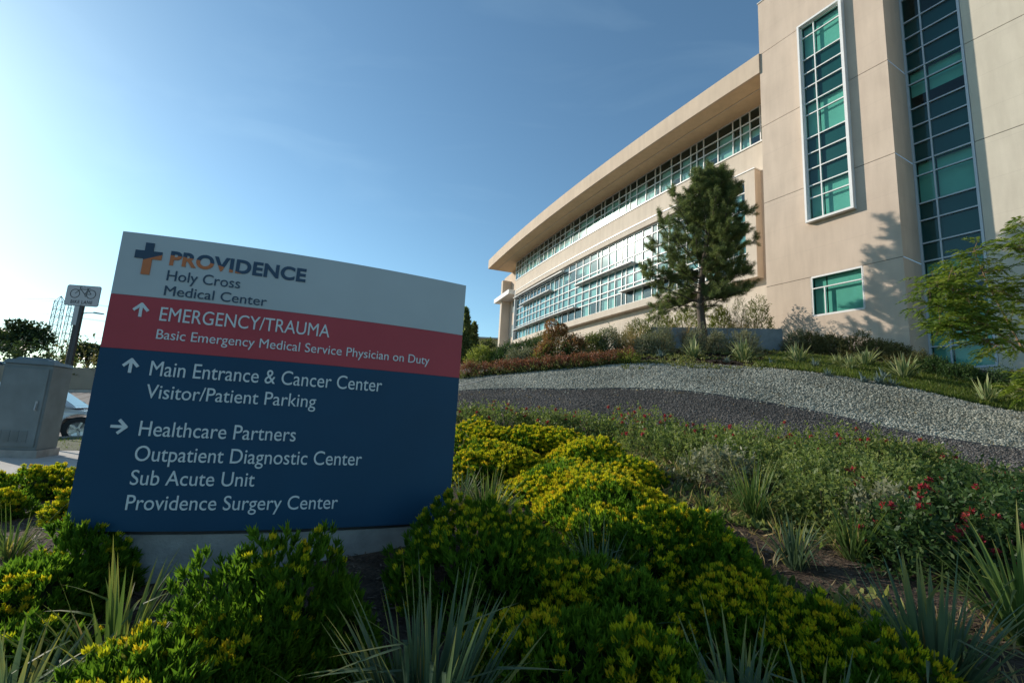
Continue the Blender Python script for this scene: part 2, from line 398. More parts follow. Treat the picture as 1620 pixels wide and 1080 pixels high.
pB = [(560, 624, 18), (650, 622, 17), (730, 620, 16), (815, 618, 15.2), (900, 618, 14.5), (1000, 619, 13.8), (1100, 624, 13), (1200, 637, 12.1), (1300, 656, 11.3), (1450, 690, 10), (1600, 714, 9), (1760, 735, 8)]
pC = [(560, 648, 13.4), (650, 648, 12.8), (730, 648, 12), (815, 655, 11.3), (900, 664, 10.7), (1000, 682, 9.8), (1100, 699, 9.1), (1200, 706, 8.8), (1300, 711, 8.4), (1450, 735, 7.6), (1600, 782, 6.4), (1760, 835, 5.4)]
cA, cB, cC = [[tuple(at(*p)[:2]) for p in q] for q in (pA, pB, pC)]
LG = drape('light_gravel', cA, cB, .035, M['gravel_light'], 200, 16)
DG = drape('dark_gravel', cB, cC, .030, M['gravel_dark'], 200, 16)
# steel edging between the two gravels
eb = MB(); pe = [LG[-1, i] for i in range(0, 200, 4)]
for p, q in zip(pe[:-1], pe[1:]):
    eb.bar((*p, float(zt(*p)) + .03), (*q, float(zt(*q)) + .03), .02, .07)
tag(link('steel_edging', eb.mesh('steel_edging', M['dark'])), 'thin dark edging strip between the light and the dark gravel bands', 'edging')
# lawn strip between gravel and building
cL1 = [tuple(at(*p)[:2]) for p in ((1190, 580, 16.7), (1300, 590.5, 15.6), (1450, 616, 14.1), (1600, 650, 13.1), (1760, 688, 12.1))]
cL2 = [tuple(at(*p)[:2]) for p in ((1235, 553, 20.8), (1310, 560, 19.3), (1400, 572, 17.9), (1500, 592, 16.4), (1620, 605, 15.3), (1760, 640, 14.2))]
LW = drape('lawn', cL1, cL2, .02, M['turf'], 80, 12)

# scattered loose matter (uncountable)
def scatter(P, n, rng):
    """n random points on a drape grid (nv, nu, 2)"""
    nv, nu = P.shape[:2]; a = rng.random(n) * (nv - 1.001); b = rng.random(n) * (nu - 1.001)
    i, j = a.astype(int), b.astype(int); s, t = (a - i)[:, None], (b - j)[:, None]
    p = P[i, j] * (1 - s) * (1 - t) + P[i + 1, j] * s * (1 - t) + P[i, j + 1] * (1 - s) * t + P[i + 1, j + 1] * s * t
    return p
def stones(name, P, n, size, mat, seed):
    rng = np.random.default_rng(seed); p = scatter(P, n, rng) + rng.normal(size=(n, 2)) * np.where(rng.random((n, 1)) < .06, .28, .04); z = zt(p[:, 0], p[:, 1])
    C = np.concatenate([p, z[:, None] + .035], 1)
    o = np.array([(1, 0, 0), (0, 1, 0), (-1, 0, 0), (0, -1, 0), (0, 0, 1), (0, 0, -1)], float)
    sc = size * (.5 + rng.random((n, 1, 1)) * 1.1) * (.6 + .8 * rng.random((n, 6, 1)))
    th = rng.random(n) * 6.28; c, s = np.cos(th), np.sin(th)
    R = np.zeros((n, 3, 3)); R[:, 0, 0] = c; R[:, 0, 1] = -s; R[:, 1, 0] = s; R[:, 1, 1] = c; R[:, 2, 2] = .7
    V = C[:, None] + np.einsum('nij,nkj->nki', R, o[None] * sc)
    f = np.array([(0, 1, 4), (1, 2, 4), (2, 3, 4), (3, 0, 4), (1, 0, 5), (2, 1, 5), (3, 2, 5), (0, 3, 5)])
    F = (np.arange(n)[:, None, None] * 6 + f[None]).reshape(-1, 3)
    t = np.repeat(np.clip(rng.random(n) * .8 + .2 * np.sin(p[:, 0] * 1.7 + np.sin(p[:, 1] * 2.3)) * rng.random(n), 0, 1), 6)
    return kind(link(name, npmesh(name, V.reshape(-1, 3), F, mat, tint=t)), 'stuff')
def stone_mat(name, a, b, c):
    g = NG(name); at_ = g.n('Attribute', attribute_name='tint').outputs['Fac']
    return g.done(g.bsdf(g.ramp(at_, [(0, a), (.5, b), (1, c)]), .85, 0, None, .3))
M['stone_light'] = stone_mat('light stone', (.12, .125, .10), (.295, .30, .25), (.53, .525, .44))
M['stone_dark'] = stone_mat('dark stone', (.045, .042, .039), (.11, .102, .094), (.25, .23, .21))
M['chip'] = stone_mat('bark chip', (.04, .028, .02), (.095, .066, .047), (.22, .165, .12))
stones('light_gravel_stones', LG, 60000, .027, M['stone_light'], 1)
stones('dark_gravel_stones', DG, 50000, .017, M['stone_dark'], 2)
# mulch chips over the planting bed
_r5 = np.random.default_rng(5)
MG = np.stack(np.meshgrid(np.linspace(-4.5, 9, 40), np.linspace(1.2, 9.5, 30)), -1)
def chips(name, n, seed, area, mat, L=.035):
    rng = np.random.default_rng(seed); p = scatter(area, n, rng); z = zt(p[:, 0], p[:, 1]) + .012
    th = rng.random(n) * 6.28; l = L * (.4 + rng.random(n)); w = l * (.2 + .3 * rng.random(n))
    d = np.stack([np.cos(th), np.sin(th), (rng.random(n) - .5) * .7], 1); e = np.stack([-np.sin(th), np.cos(th), (rng.random(n) - .5) * .7], 1)
    C = np.concatenate([p, z[:, None]], 1)
    V = np.stack([C - d * l[:, None] - e * w[:, None], C + d * l[:, None] - e * w[:, None] * .7, C + d * l[:, None] * .9 + e * w[:, None], C - d * l[:, None] + e * w[:, None] * .8], 1)
    kind(link(name, npmesh(name, V.reshape(-1, 3), np.arange(n * 4).reshape(-1, 4), mat, tint=np.repeat(rng.random(n), 4))), 'stuff')
chips('bark_mulch', 60000, 6, MG, M['chip'], .015)
SL = np.stack(np.meshgrid(np.linspace(4, 13, 20), np.linspace(15.5, 22, 20)), -1)
chips('slope_mulch', 7000, 8, SL, M['chip'], .07)

# ------------------------------------------------------------------ hospital building
BU = np.array([-.474, .88]); BU /= np.hypot(*BU); BN = np.array([-BU[1], BU[0]]); BP = np.array([13.834, 25.0])
def flat(t, o, z): p = BP + BU * t + BN * o; return np.array([p[0], p[1], z])
def bow(t): return .1 + .0048 * t - t * t / 512
def curv(t, o, z):
    dv = .0048 - t / 256; n = BN - BU * dv; n = n / np.hypot(*n)
    p = BP + BU * t + BN * bow(t) + n * o; return np.array([p[0], p[1], z])
WO = -2.75                          # wall line of the bowed wing behind its eave line
hosp = thing('hospital_building', 'large tan stucco hospital building with a bowed glazed wing and a tall corner tower', 'building', (*BP, 6.0))
rg = random.Random(11)

def wallgrid(mb, Mf, ts, zs, o, holes=(), joints=(), rev=.22, m=0, mj=1, jd=.025):
    """wall faces on a t/z grid with openings (t0,t1,z0,z1) given reveals, and recessed joint rows"""
    ts = sorted(set(list(ts) + [h[i] for h in holes for i in (0, 1)])); jz = [z for j in joints for z in (j - .014, j + .014)]
    zs = sorted(set(list(zs) + [h[i] for h in holes for i in (2, 3)] + jz))
    for a, b in zip(ts[:-1], ts[1:]):
        for c, d in zip(zs[:-1], zs[1:]):
            tm, zm = (a + b) / 2, (c + d) / 2
            if any(h[0] < tm < h[1] and h[2] < zm < h[3] for h in holes): continue
            if any(abs(zm - j) < .014 for j in joints):
                oo = o - jd
                mb.poly([Mf(a, oo, c), Mf(b, oo, c), Mf(b, oo, d), Mf(a, oo, d)], mj)
                mb.poly([Mf(a, o, c), Mf(b, o, c), Mf(b, oo, c), Mf(a, oo, c)], m); mb.poly([Mf(a, o, d), Mf(b, o, d), Mf(b, oo, d), Mf(a, oo, d)], m)
            else:
                mb.poly([Mf(a, o, c), Mf(b, o, c), Mf(b, o, d), Mf(a, o, d)], m)
    for t0, t1, z0, z1 in holes:
        tt = [t for t in ts if t0 <= t <= t1]
        for a, b in zip(tt[:-1], tt[1:]):
            for z in (z0, z1): mb.poly([Mf(a, o, z), Mf(b, o, z), Mf(b, o - rev, z), Mf(a, o - rev, z)], m)
        for t in (t0, t1): mb.poly([Mf(t, o, z0), Mf(t, o, z1), Mf(t, o - rev, z1), Mf(t, o - rev, z0)], m)

def window(parent, name, Mf, tl, zl, o, frame_mat, glass_mat, bw=.06, bd=.12, edge=.09, jit=.002, vert=None, blind=None, spand=None, depth=1.0, back='interior', blind_o=.16, sp_mat='spandrel'):
    """glazing: tl mullion positions, zl transom heights; vert(i, row) False drops a mullion piece;
    blind(i, row) -> None or fraction (0..1) of the pane covered from the top; spand(i, row) True puts an opaque panel behind"""
    f = MB(); g = MB(); bl = MB(); spn = MB(); it = MB()
    nT, nZ = len(tl), len(zl)
    for i, t in enumerate(tl):
        w = edge if i in (0, nT - 1) else bw
        for r in range(nZ - 1):
            if vert and not vert(i, r): continue
            a, b = zl[r], zl[r + 1]
            f.hexa([Mf(t - w / 2, o - bd / 2, a), Mf(t + w / 2, o - bd / 2, a), Mf(t + w / 2, o + bd / 2, a), Mf(t - w / 2, o + bd / 2, a),
                    Mf(t - w / 2, o - bd / 2, b), Mf(t + w / 2, o - bd / 2, b), Mf(t + w / 2, o + bd / 2, b), Mf(t - w / 2, o + bd / 2, b)])
    for r, z in enumerate(zl):
        h = edge if r in (0, nZ - 1) else bw
        for a, b in zip(tl[:-1], tl[1:]):
            e = bd / 2 + .003
            f.hexa([Mf(a, o - e, z - h / 2), Mf(b, o - e, z - h / 2), Mf(b, o + e, z - h / 2), Mf(a, o + e, z - h / 2),
                    Mf(a, o - e, z + h / 2), Mf(b, o - e, z + h / 2), Mf(b, o + e, z + h / 2), Mf(a, o + e, z + h / 2)])
    for i in range(nT - 1):
        a, b = tl[i], tl[i + 1]
        for r in range(nZ - 1):
            c, d = zl[r], zl[r + 1]
            j = [rg.gauss(0, jit) for _ in range(2)]
            pq = [Mf(a, o + j[0] * .5 - j[1] * .5, c), Mf(b, o - j[0] * .5 - j[1] * .5, c), Mf(b, o - j[0] * .5 + j[1] * .5, d), Mf(a, o + j[0] * .5 + j[1] * .5, d)]
            if np.dot(np.cross(pq[1] - pq[0], pq[3] - pq[0]), Mf(a, o + 1, c) - Mf(a, o, c)) < 0: pq.reverse()
            g.keep = True; g.poly(pq)
            if spand and spand(i, r):
                spn.poly([Mf(a, o - .09, c), Mf(b, o - .09, c), Mf(b, o - .09, d), Mf(a, o - .09, d)]); continue
            k = blind(i, r) if blind else None
            if k:
                zc = d - (d - c) * k
                bl.poly([Mf(a + .03, o - blind_o, zc), Mf(b - .03, o - blind_o, zc), Mf(b - .03, o - blind_o, d), Mf(a + .03, o - blind_o, d)])
    for a, b in zip(tl[:-1], tl[1:]):
        it.poly([Mf(a, o - depth, zl[0]), Mf(b, o - depth, zl[0]), Mf(b, o - depth, zl[-1]), Mf(a, o - depth, zl[-1])])
        for z in (zl[0], zl[-1]): it.poly([Mf(a, o - .06, z), Mf(b, o - .06, z), Mf(b, o - depth, z), Mf(a, o - depth, z)])
    for t in (tl[0], tl[-1]): it.poly([Mf(t, o - .06, zl[0]), Mf(t, o - .06, zl[-1]), Mf(t, o - depth, zl[-1]), Mf(t, o - depth, zl[0])])
    fo = part(name, f, M[frame_mat], parent)
    part('glass', g, M[glass_mat], fo)
    part('interior', it, M[back], fo)
    if bl.f: part('blind', bl, M['blind'], fo)
    if spn.f: part('spandrel_panel', spn, M[sp_mat], fo)
    return fo

# --- corner tower
TZ = [3.0, 27.0]; JZ = [9.15, 14.05, 18.77, 23.5]
mb = MB()
sw = (-4.66, -2.38, 7.13, 9.11)           # small square window
wallgrid(mb, flat, [-6.25, 0.], TZ, 0., [sw, (-4.44, -2.5, 12.1, 23.28)], JZ, .16)
for a, b, c, d in ((-6.25, 0, -6.25, -1.75),): pass
def side(mb, t, o0, o1, z0, z1, joints=()):
    zz = sorted([z0, z1] + [z for j in joints for z in (j - .014, j + .014)])
    for c, d in zip(zz[:-1], zz[1:]):
        jn = any(abs((c + d) / 2 - j) < .014 for j in joints); tt = t + (.025 if jn else 0)
        mb.poly([flat(tt, o0, c), flat(tt, o1, c), flat(tt, o1, d), flat(tt, o0, d)], 1 if jn else 0)
side(mb, -6.25, 0, -1.75, 3.0, 27.0, JZ)
side(mb, 0., 0, -9, 3.0, 27.0)
mb.poly([flat(-6.25, 0, 27), flat(0, 0, 27), flat(0, -9, 27), flat(-6.25, -9, 27)])
part('tower_wall', mb, [M['stucco_tan'], M['joint']], hosp)
mb = MB()      # parapet cap
mb.hexa([flat(-6.29, -.3, 27.0), flat(.04, -.3, 27.0), flat(.04, .04, 27.0), flat(-6.29, .04, 27.0), flat(-6.29, -.3, 27.08), flat(.04, -.3, 27.08), flat(.04, .04, 27.08), flat(-6.29, .04, 27.08)])
part('parapet_cap', mb, M['shade_metal'], hosp)
# projecting bay window
zb = [12.10, 13.29, 13.97, 14.89, 15.77, 16.65, 17.98, 18.67, 19.6, 20.44, 21.28, 22.61, 23.28]
vis = {0, 1, 5, 6, 10, 11}
bw_ = window(hosp, 'bay_window', flat, [-4.44, -3.14, -2.50], zb, .06, 'white_metal', 'glass', .055, .10, .06, .002,
       blind=lambda i, r: 1.0 if r in vis else None, spand=lambda i, r: r not in vis, depth=.5, blind_o=.20)
sm = MB()      # box surround of the bay
t0, t1, z0, z1, oF = -4.60, -2.37, 11.97, 23.42, .29
for (a, b, c, d) in ((t0, t0 + .13, z0, z1), (t1 - .10, t1, z0, z1), (t0 + .13, t1 - .10, z0, z0 + .11), (t0 + .13, t1 - .10, z1 - .11, z1)):
    sm.hexa([flat(a, .002, c), flat(b, .002, c), flat(b, oF, c), flat(a, oF, c), flat(a, .002, d), flat(b, .002, d), flat(b, oF, d), flat(a, oF, d)])
part('window_surround', sm, M['white_metal'], hosp)
# small window by the ground
window(hosp, 'window', flat, [-4.66, -2.98, -2.38], [7.13, 8.52, 9.11], -.05, 'white_metal', 'glass', .055, .10, .09, .001,
       vert=lambda i, r: not (i == 1 and r == 1), blind=lambda i, r: 1.0, depth=.6, blind_o=.2)
# --- glazed slot and right wing
RW = -1.75
zr = [4.40, 5.36, 7.18, 7.95, 8.60, 9.24, 10.09, 11.18, 12.01, 13.38, 14.07, 15.0, 15.88, 16.78, 18.07, 18.77, 19.73, 20.58, 21.45, 22.75, 23.45, 24.3, 25.2, 26.1, 27.4]
def slot_blind(i, r):
    if r in (0, 1, 8, 9): return 1.0
    if r == 14 or r == 4: return 1.0
    if r == 13: return .42
    return None
window(hosp, 'slot_window', flat, [-8.36, -7.0, -6.30], zr, RW, 'grey_frame', 'glass', .06, .12, .09, .002, blind=slot_blind,
       spand=lambda i, r: r in (5, 6, 7, 10, 11, 12, 15, 16, 17, 20, 21, 22), depth=1.4, blind_o=.25)
mb = MB()
wallgrid(mb, flat, [-26, -8.42], [2.0, 31.], RW + .03, [], [z for z in JZ] + [28.2], .2)
mb.poly([flat(-8.42, RW + .03, 2), flat(-8.42, RW - .1, 2), flat(-8.42, RW - .1, 31), flat(-8.42, RW + .03, 31)])
wallgrid(mb, flat, [-8.42, -6.25], [2.0, 4.34], RW + .03, [], [], .2)
wallgrid(mb, flat, [-8.42, -6.25], [27.46, 31.], RW + .03, [], [], .2)
mb.poly([flat(-26, RW, 31), flat(-6.25, RW, 31), flat(-6.25, RW - 12, 31), flat(-26, RW - 12, 31)])
mb.poly([flat(-26, RW, 2), flat(-26, RW - 12, 2), flat(-26, RW - 12, 31), flat(-26, RW, 31)])
mb.poly([flat(-6.25, RW, 27), flat(-6.25, RW - 12, 27), flat(-6.25, RW - 12, 31), flat(-6.25, RW, 31)])
part('wing_wall', mb, [M['stucco_cream'], M['joint']], hosp)

# --- bowed wing
TE = 39.7
TL = list(np.linspace(-.02, TE, 45))
mb = MB()
wallgrid(mb, curv, TL, [2.0, 10.9, 17.2, 19.72], WO, [(2.4, 38.0, 10.95, 17.4)], [], .05)
# end wall, roof, back
for z in (22.9,):
    for a, b in zip(TL[:-1], TL[1:]): mb.poly([curv(a, WO, z), curv(b, WO, z), curv(b, WO - 14, z), curv(a, WO - 14, z)])
mb.poly([curv(TE, WO, 2), curv(TE, WO, 22.9), curv(TE, WO - 14, 22.9), curv(TE, WO - 14, 2)])
part('curved_wall', mb, [M['stucco_pale'], M['joint']], hosp)
# eave: deep slab with fascia, soffit and a drip groove
mb = MB(); TF = list(np.linspace(-.02, 44.2, 50)); z0, z1 = 22.30, 23.58
sf = MB()
for a, b in zip(TF[:-1], TF[1:]):
    mb.poly([curv(a, 0, z0), curv(b, 0, z0), curv(b, 0, z1), curv(a, 0, z1)])
    mb.poly([curv(a, 0, z1), curv(b, 0, z1), curv(b, -6, z1), curv(a, -6, z1)])
    mb.poly([curv(a, 0, z0), curv(b, 0, z0), curv(b, -.16, z0), curv(a, -.16, z0)])
    mb.poly([curv(a, -.16, z0), curv(b, -.16, z0), curv(b, -.16, z0 + .05), curv(a, -.16, z0 + .05)])
    sf.poly([curv(a, -.16, z0 + .05), curv(b, -.16, z0 + .05), curv(b, -1.30, z0 + .05), curv(a, -1.30, z0 + .05)])
    sf.poly([curv(a, -1.30, z0 + .05), curv(b, -1.30, z0 + .05), curv(b, -1.30, z0 + .02), curv(a, -1.30, z0 + .02)])
    sf.poly([curv(a, -1.34, z0 + .02), curv(b, -1.34, z0 + .02), curv(b, -1.30, z0 + .02), curv(a, -1.30, z0 + .02)], 1)
    sf.poly([curv(a, -1.34, z0 + .02), curv(b, -1.34, z0 + .02), curv(b, -6, z0 + .02), curv(a, -6, z0 + .02)])
te = 44.2
mb.poly([curv(te, 0, z0), curv(te, 0, z1), curv(te, -6, z1), curv(te, -6, z0)]); mb.poly([curv(-.02, 0, z0), curv(-.02, 0, z1), curv(-.02, -6, z1), curv(-.02, -6, z0)])
part('eave', mb, M['eave'], hosp); part('soffit', sf, [M['soffit'], M['shade_metal']], hosp)
# ribbon window below the soffit
rt = [.0, .6, 1.76, 2.5, 3.2, 3.79, 5.01, 6.25, 6.88, 7.46, 8.44, 9.4, 10.62, 11.2, 12.3, 13.45, 14.33, 14.91, 15.89, 16.83, 18.05, 18.62, 19.91, 21.21, 22.54, 23.76, 24.3, 25.5,
      26.6, 27.8, 28.4, 29.6, 30.7, 31.9, 32.5, 33.7, 34.8, 36.0, 36.6, 37.6, 38.6, TE - .05]
rsel = [rg.random() for _ in rt]
window(hosp, 'ribbon_window', curv, rt, [19.77, 20.89, 21.53, 22.30], WO + .02, 'white_metal', 'glass_facade', .07, .10, .09, .003,
       blind=lambda i, r: (1.0 if rsel[i] > .45 else .45) if r == 0 else (1.0 if r == 1 and rsel[i] > .72 else None), depth=1.2)
mb = MB(); mb.poly([curv(TE, WO - 1.2, 19.7), curv(TE, WO + .08, 19.7), curv(TE, WO + .08, 22.3), curv(TE, WO - 1.2, 22.3)])
part('end_glass', mb, M['grey_frame'], hosp)
# large curtain window in its projecting surround
bt = [2.65, 3.1, 3.69, 4.8, 5.9, 6.5, 7.6, 8.5, 9.33, 10.55, 11.15, 12.24, 13.3, 14.29, 14.87, 15.81, 16.8, 17.95, 18.54, 19.81, 21.05, 22.36, 23.7, 24.93, 25.84, 26.85, 27.87, 29.02, 30.43, 31.38, 32.4, 33.4, 34.17, 35.21, 36.5, 37.82]
bsel = [[rg.random() for _ in range(8)] for _ in bt]
OW = WO + .32
window(hosp, 'curtain_window', curv, bt, [11.23, 12.38, 12.92, 13.78, 14.52, 15.31, 16.51, 17.20], OW, 'white_metal', 'glass_facade', .068, .13, .12, .0025,
       vert=lambda i, r: not (i in (1,) and 0 < r < 6), blind=lambda i, r: 1.0 if (r in (0, 5) and bsel[i][r] > .72) else (.5 if r == 5 and bsel[i][r] > .6 else None),
       spand=lambda i, r: r in (2, 3, 4) or (r == 1), depth=1.0, sp_mat='spandrel_pale')
mb = MB(); OS = WO + .62
def ring(a, b, c, d, o0, o1):
    mb.hexa([curv(a, o0, c), curv(b, o0, c), curv(b, o1, c), curv(a, o1, c), curv(a, o0, d), curv(b, o0, d), curv(b, o1, d), curv(a, o1, d)])
tt = list(np.linspace(2.60, 37.9, 40))
for a, b in zip(tt[:-1], tt[1:]): ring(a, b, 10.62, 11.18, WO - .02, OS); ring(a, b, 17.26, 17.72, WO - .02, OS)
ring(1.87, 2.60, 10.62, 17.72, WO - .02, OS)
part('window_surround', mb, M['stucco_pale'], hosp)
mb = MB()
for a, b in zip(tt[:-1], tt[1:]): ring(a, b, 17.722, 17.80, WO + .02, OS + .05); 
ring(1.83, 2.60, 17.722, 17.80, WO + .02, OS + .05); ring(37.9, 38.05, 10.9, 17.80, WO - .02, OS + .02)
part('surround_flashing', mb, M['white_metal'], hosp)
for ta, tb, z in ((24.33, 37.8, 16.72), (27.16, 35.6, 15.34), (13.06, 21.75, 14.56), (7.0, 14.57, 12.28), (21.74, 37.5, 12.34)):
    mb = MB(); t_ = list(np.arange(ta, tb, 1.2)) + [tb]
    for a, b in zip(t_[:-1], t_[1:]): ring(a, b, z, z + .09, OW + .08, OW + .62)
    for a in t_[::2]: mb.bar(curv(a, OW + .05, z + .045), curv(a, OW + .50, z - .10), .03, .05)
    part('sunshade', mb, M['shade_metal'], hosp)
# --- far end: stair bay with a fin and a projecting slab
mb = MB()
def cbox(ta, tb, oa, ob, za, zb_): mb.hexa([curv(ta, oa, za), curv(tb, oa, za), curv(tb, ob, za), curv(ta, ob, za), curv(ta, oa, zb_), curv(tb, oa, zb_), curv(tb, ob, zb_), curv(ta, ob, zb_)])
cbox(TE, TE + 8, WO - 9, WO - .9, 4, 22.32)
part('stair_wall', mb, M['stucco_tan'], hosp)
mb = MB(); cbox(TE + 4.6, TE + 5.3, WO - .9, WO + .35, 4, 21.0); part('fin', mb, M['stucco_pale'], hosp)
mb = MB(); cbox(TE + .15, TE + 6.8, WO - .9, WO + .9, 17.9, 18.5); part('entrance_slab', mb, M['white_metal'], hosp)
for z in (8.0, 12.5, 16.0):
    mb = MB(); cbox(TE + 1.6, TE + 3.2, WO - .93, WO - .88, z, z + 1.7); part('window', mb, M['spandrel'], hosp)

# low buildings and parapet beyond the far end
b2 = thing('low_building', 'low ochre flat roofed building far behind, left of the curved wing', 'building', (-12, 105, 5.2))
def bxl(name, mat, c, d, parent, rz=0., bevel=0):
    q = MB(); q.box(c, d, rz); return lpart(name, q, M[mat], parent, False, bevel)
M['ochre'] = plain('ochre wall', (.52, .38, .17), .85)
bxl('wall', 'ochre', (2, 0, 6.3), (26, 10, 12.6), b2); bxl('roof', 'shade_metal', (2, 0, 12.75), (26.6, 10.6, .28), b2)
for k in range(5): bxl('window', 'spandrel', (-8 + 5 * k, -5.02, 6), (2.2, .1, 1.6), b2)
rw = thing('garage_parapet', 'grey concrete retaining parapet with a white cap beside the far end of the building', 'wall', (-7.4, 66, 4.8))
bxl('parapet_wall', 'concrete', (.6, 0, 2.3), (12, .4, 4.6), rw); bxl('coping', 'white_metal', (.6, 0, 4.72), (12.3, .6, .22), rw); bxl('pier', 'white_metal', (5.6, -.35, 2.3), (.45, .28, 4.8), rw)

# ------------------------------------------------------------------ monument sign (a shallow convex arc)
SC, SR = np.array([-3.58469983, 8.8151909]), 6.069723809523811
SA = -1.3894498408612617; SLEN = 2.2613
def arc(s, z, o=0.):
    a = SA + s / SR; return np.array([SC[0] + (SR + o) * math.cos(a), SC[1] + (SR + o) * math.sin(a), z])
sg = thing('monument_sign', 'curved hospital sign in white, red and blue bands listing departments, on a concrete base', 'sign', arc(SLEN / 2, .05, -.1))
def arcslab(s0, s1, z0, z1, o0, o1, n=24):
    q = MB(); ss = np.linspace(s0, s1, n)
    for a, b in zip(ss[:-1], ss[1:]):
        q.poly([arc(a, z0, o1), arc(b, z0, o1), arc(b, z1, o1), arc(a, z1, o1)]); q.poly([arc(a, z0, o0), arc(b, z0, o0), arc(b, z1, o0), arc(a, z1, o0)])
        q.poly([arc(a, z1, o0), arc(b, z1, o0), arc(b, z1, o1), arc(a, z1, o1)]); q.poly([arc(a, z0, o0), arc(b, z0, o0), arc(b, z0, o1), arc(a, z0, o1)])
    for s in (s0, s1): q.poly([arc(s, z0, o0), arc(s, z0, o1), arc(s, z1, o1), arc(s, z1, o0)])
    return q
part('concrete_base', arcslab(.10, SLEN - .05, -.35, .445, -.34, -.035), M['concrete'], sg)
part('shadow_gap', arcslab(.05, SLEN - .05, .445, .478, -.34, -.06), M['dark'], sg)
part('white_panel', arcslab(0, SLEN, 1.870, 2.274, -.38, 0.), M['sign_white'], sg)
part('red_panel', arcslab(0, SLEN, 1.535, 1.8685, -.38, 0.), M['sign_red'], sg)
part('blue_panel', arcslab(0, SLEN, .472, 1.5335, -.38, 0.), M['sign_blue'], sg)

def text_mesh(body, bold=0., spacing=1.):
    c = bpy.data.curves.new('text', 'FONT'); c.body = body; c.offset = bold; c.space_character = spacing; c.resolution_u = 5
    o = bpy.data.objects.new('text', c); COL.objects.link(o)
    bpy.context.view_layer.update()
    me = bpy.data.meshes.new_from_object(o); bpy.data.objects.remove(o); bpy.data.curves.remove(c)
    v = np.array([p.co[:] for p in me.vertices]); f = [tuple(p.vertices) for p in me.polygons]; bpy.data.meshes.remove(me)
    return v, f
_cap = text_mesh('H')[0][:, 1].max()
def lettering(name, body, s0, s1, z, cap, mat, bold=0., spacing=1., th=.004, place=None, parent=None):
    v, f = text_mesh(body, bold, spacing)
    x0, x1 = v[:, 0].min(), v[:, 0].max()
    X = s0 + (v[:, 0] - x0) / (x1 - x0) * (s1 - s0); Zc = z + v[:, 1] / _cap * cap
    q = MB(); n = len(v); pl = place or (lambda s, zz, o: arc(s, zz, o))
    q.v = [tuple(pl(a, b, th)) for a, b in zip(X, Zc)]; q.f = list(f); q.m = [0] * len(f)
    # side walls so the letters have body
    from collections import Counter
    ec = Counter()
    for p in f:
        for i in range(len(p)): ec[tuple(sorted((p[i], p[(i + 1) % len(p)])))] += 1
    q.v += [tuple(pl(a, b, .0002)) for a, b in zip(X, Zc)]
    for (a, b), k in ec.items():
        if k == 1: q.f.append((a, b, b + n, a + n)); q.m.append(0)
    return part(name, q, mat, parent or sg)

def two_tone():
    g = NG('navy over orange print'); tcn = g.n('TexCoord'); sp = g.n('SeparateXYZ'); g.l(g.co(), sp.inputs[0])
    # boundary: rises along the arc as in the logo; position along the sign measured by world x
    x = g.math('SUBTRACT', sp.outputs[0], float(arc(.288, 0)[0])); 
    low = g.math('ADD', 2.152, g.math('MULTIPLY', g.math('MULTIPLY', x, x), -.40))
    m = g.math('GREATER_THAN', sp.outputs[2], low)
    cc = g.mix(m, c4((.58, .15, .035)), c4((.010, .045, .10)))
    return g.done(g.bsdf(cc, .4))
M['two_tone'] = two_tone()
lettering('lettering', 'PROVIDENCE', .288, 1.092, 2.091, .085, M['two_tone'], .035, 1.06)
lettering('lettering', 'Holy Cross', .288, .706, 1.987, .066, M['letter_navy'])
lettering('lettering', 'Medical Center', .288, .876, 1.890, .062, M['letter_navy'])
for body, s1, z, cap in (('EMERGENCY/TRAUMA', 1.286, 1.726, .086), ('Basic Emergency Medical Service Physician on Duty', 2.005, 1.611, .060), ('Main Entrance & Cancer Center', 1.673, 1.383, .090),
                         ('Visitor/Patient Parking', 1.253, 1.246, .083), ('Healthcare Partners', 1.156, 1.021, .088), ('Outpatient Diagnostic Center', 1.587, .874, .088),
                         ('Sub Acute Unit', .952, .736, .085), ('Providence Surgery Center', 1.462, .594, .084)):
    lettering('lettering', body, .288, s1, z, cap, M['letter_white'])
def arrow(cs, cz, ang, L=.082, w=.017):
    q = MB()
    def P(x, y, o): c, s = math.cos(ang), math.sin(ang); return arc(cs + x * c - y * s, cz + x * s + y * c, o)
    def strip(x0, y0, x1, y1):
        d = np.array([x1 - x0, y1 - y0]); d /= np.hypot(*d); n = np.array([-d[1], d[0]]) * w / 2
        a = [(x0 + n[0], y0 + n[1]), (x0 - n[0], y0 - n[1]), (x1 - n[0], y1 - n[1]), (x1 + n[0], y1 + n[1])]
        q.hexa([P(x, y, .0003) for x, y in a] + [P(x, y, .0045) for x, y in a])
    strip(0, -L / 2, 0, L / 2 - .008); q2 = .0
    d = .040
    strip(-d, L / 2 - d - .002, .004, L / 2 + .002); strip(d, L / 2 - d - .003, -.003, L / 2 + .0025)
    return q
for cs, cz, an in ((.180, 1.780, 0), (.181, 1.432, 0), (.177, 1.069, -math.pi / 2)):
    part('arrow', arrow(cs, cz, an), M['letter_white'], sg)
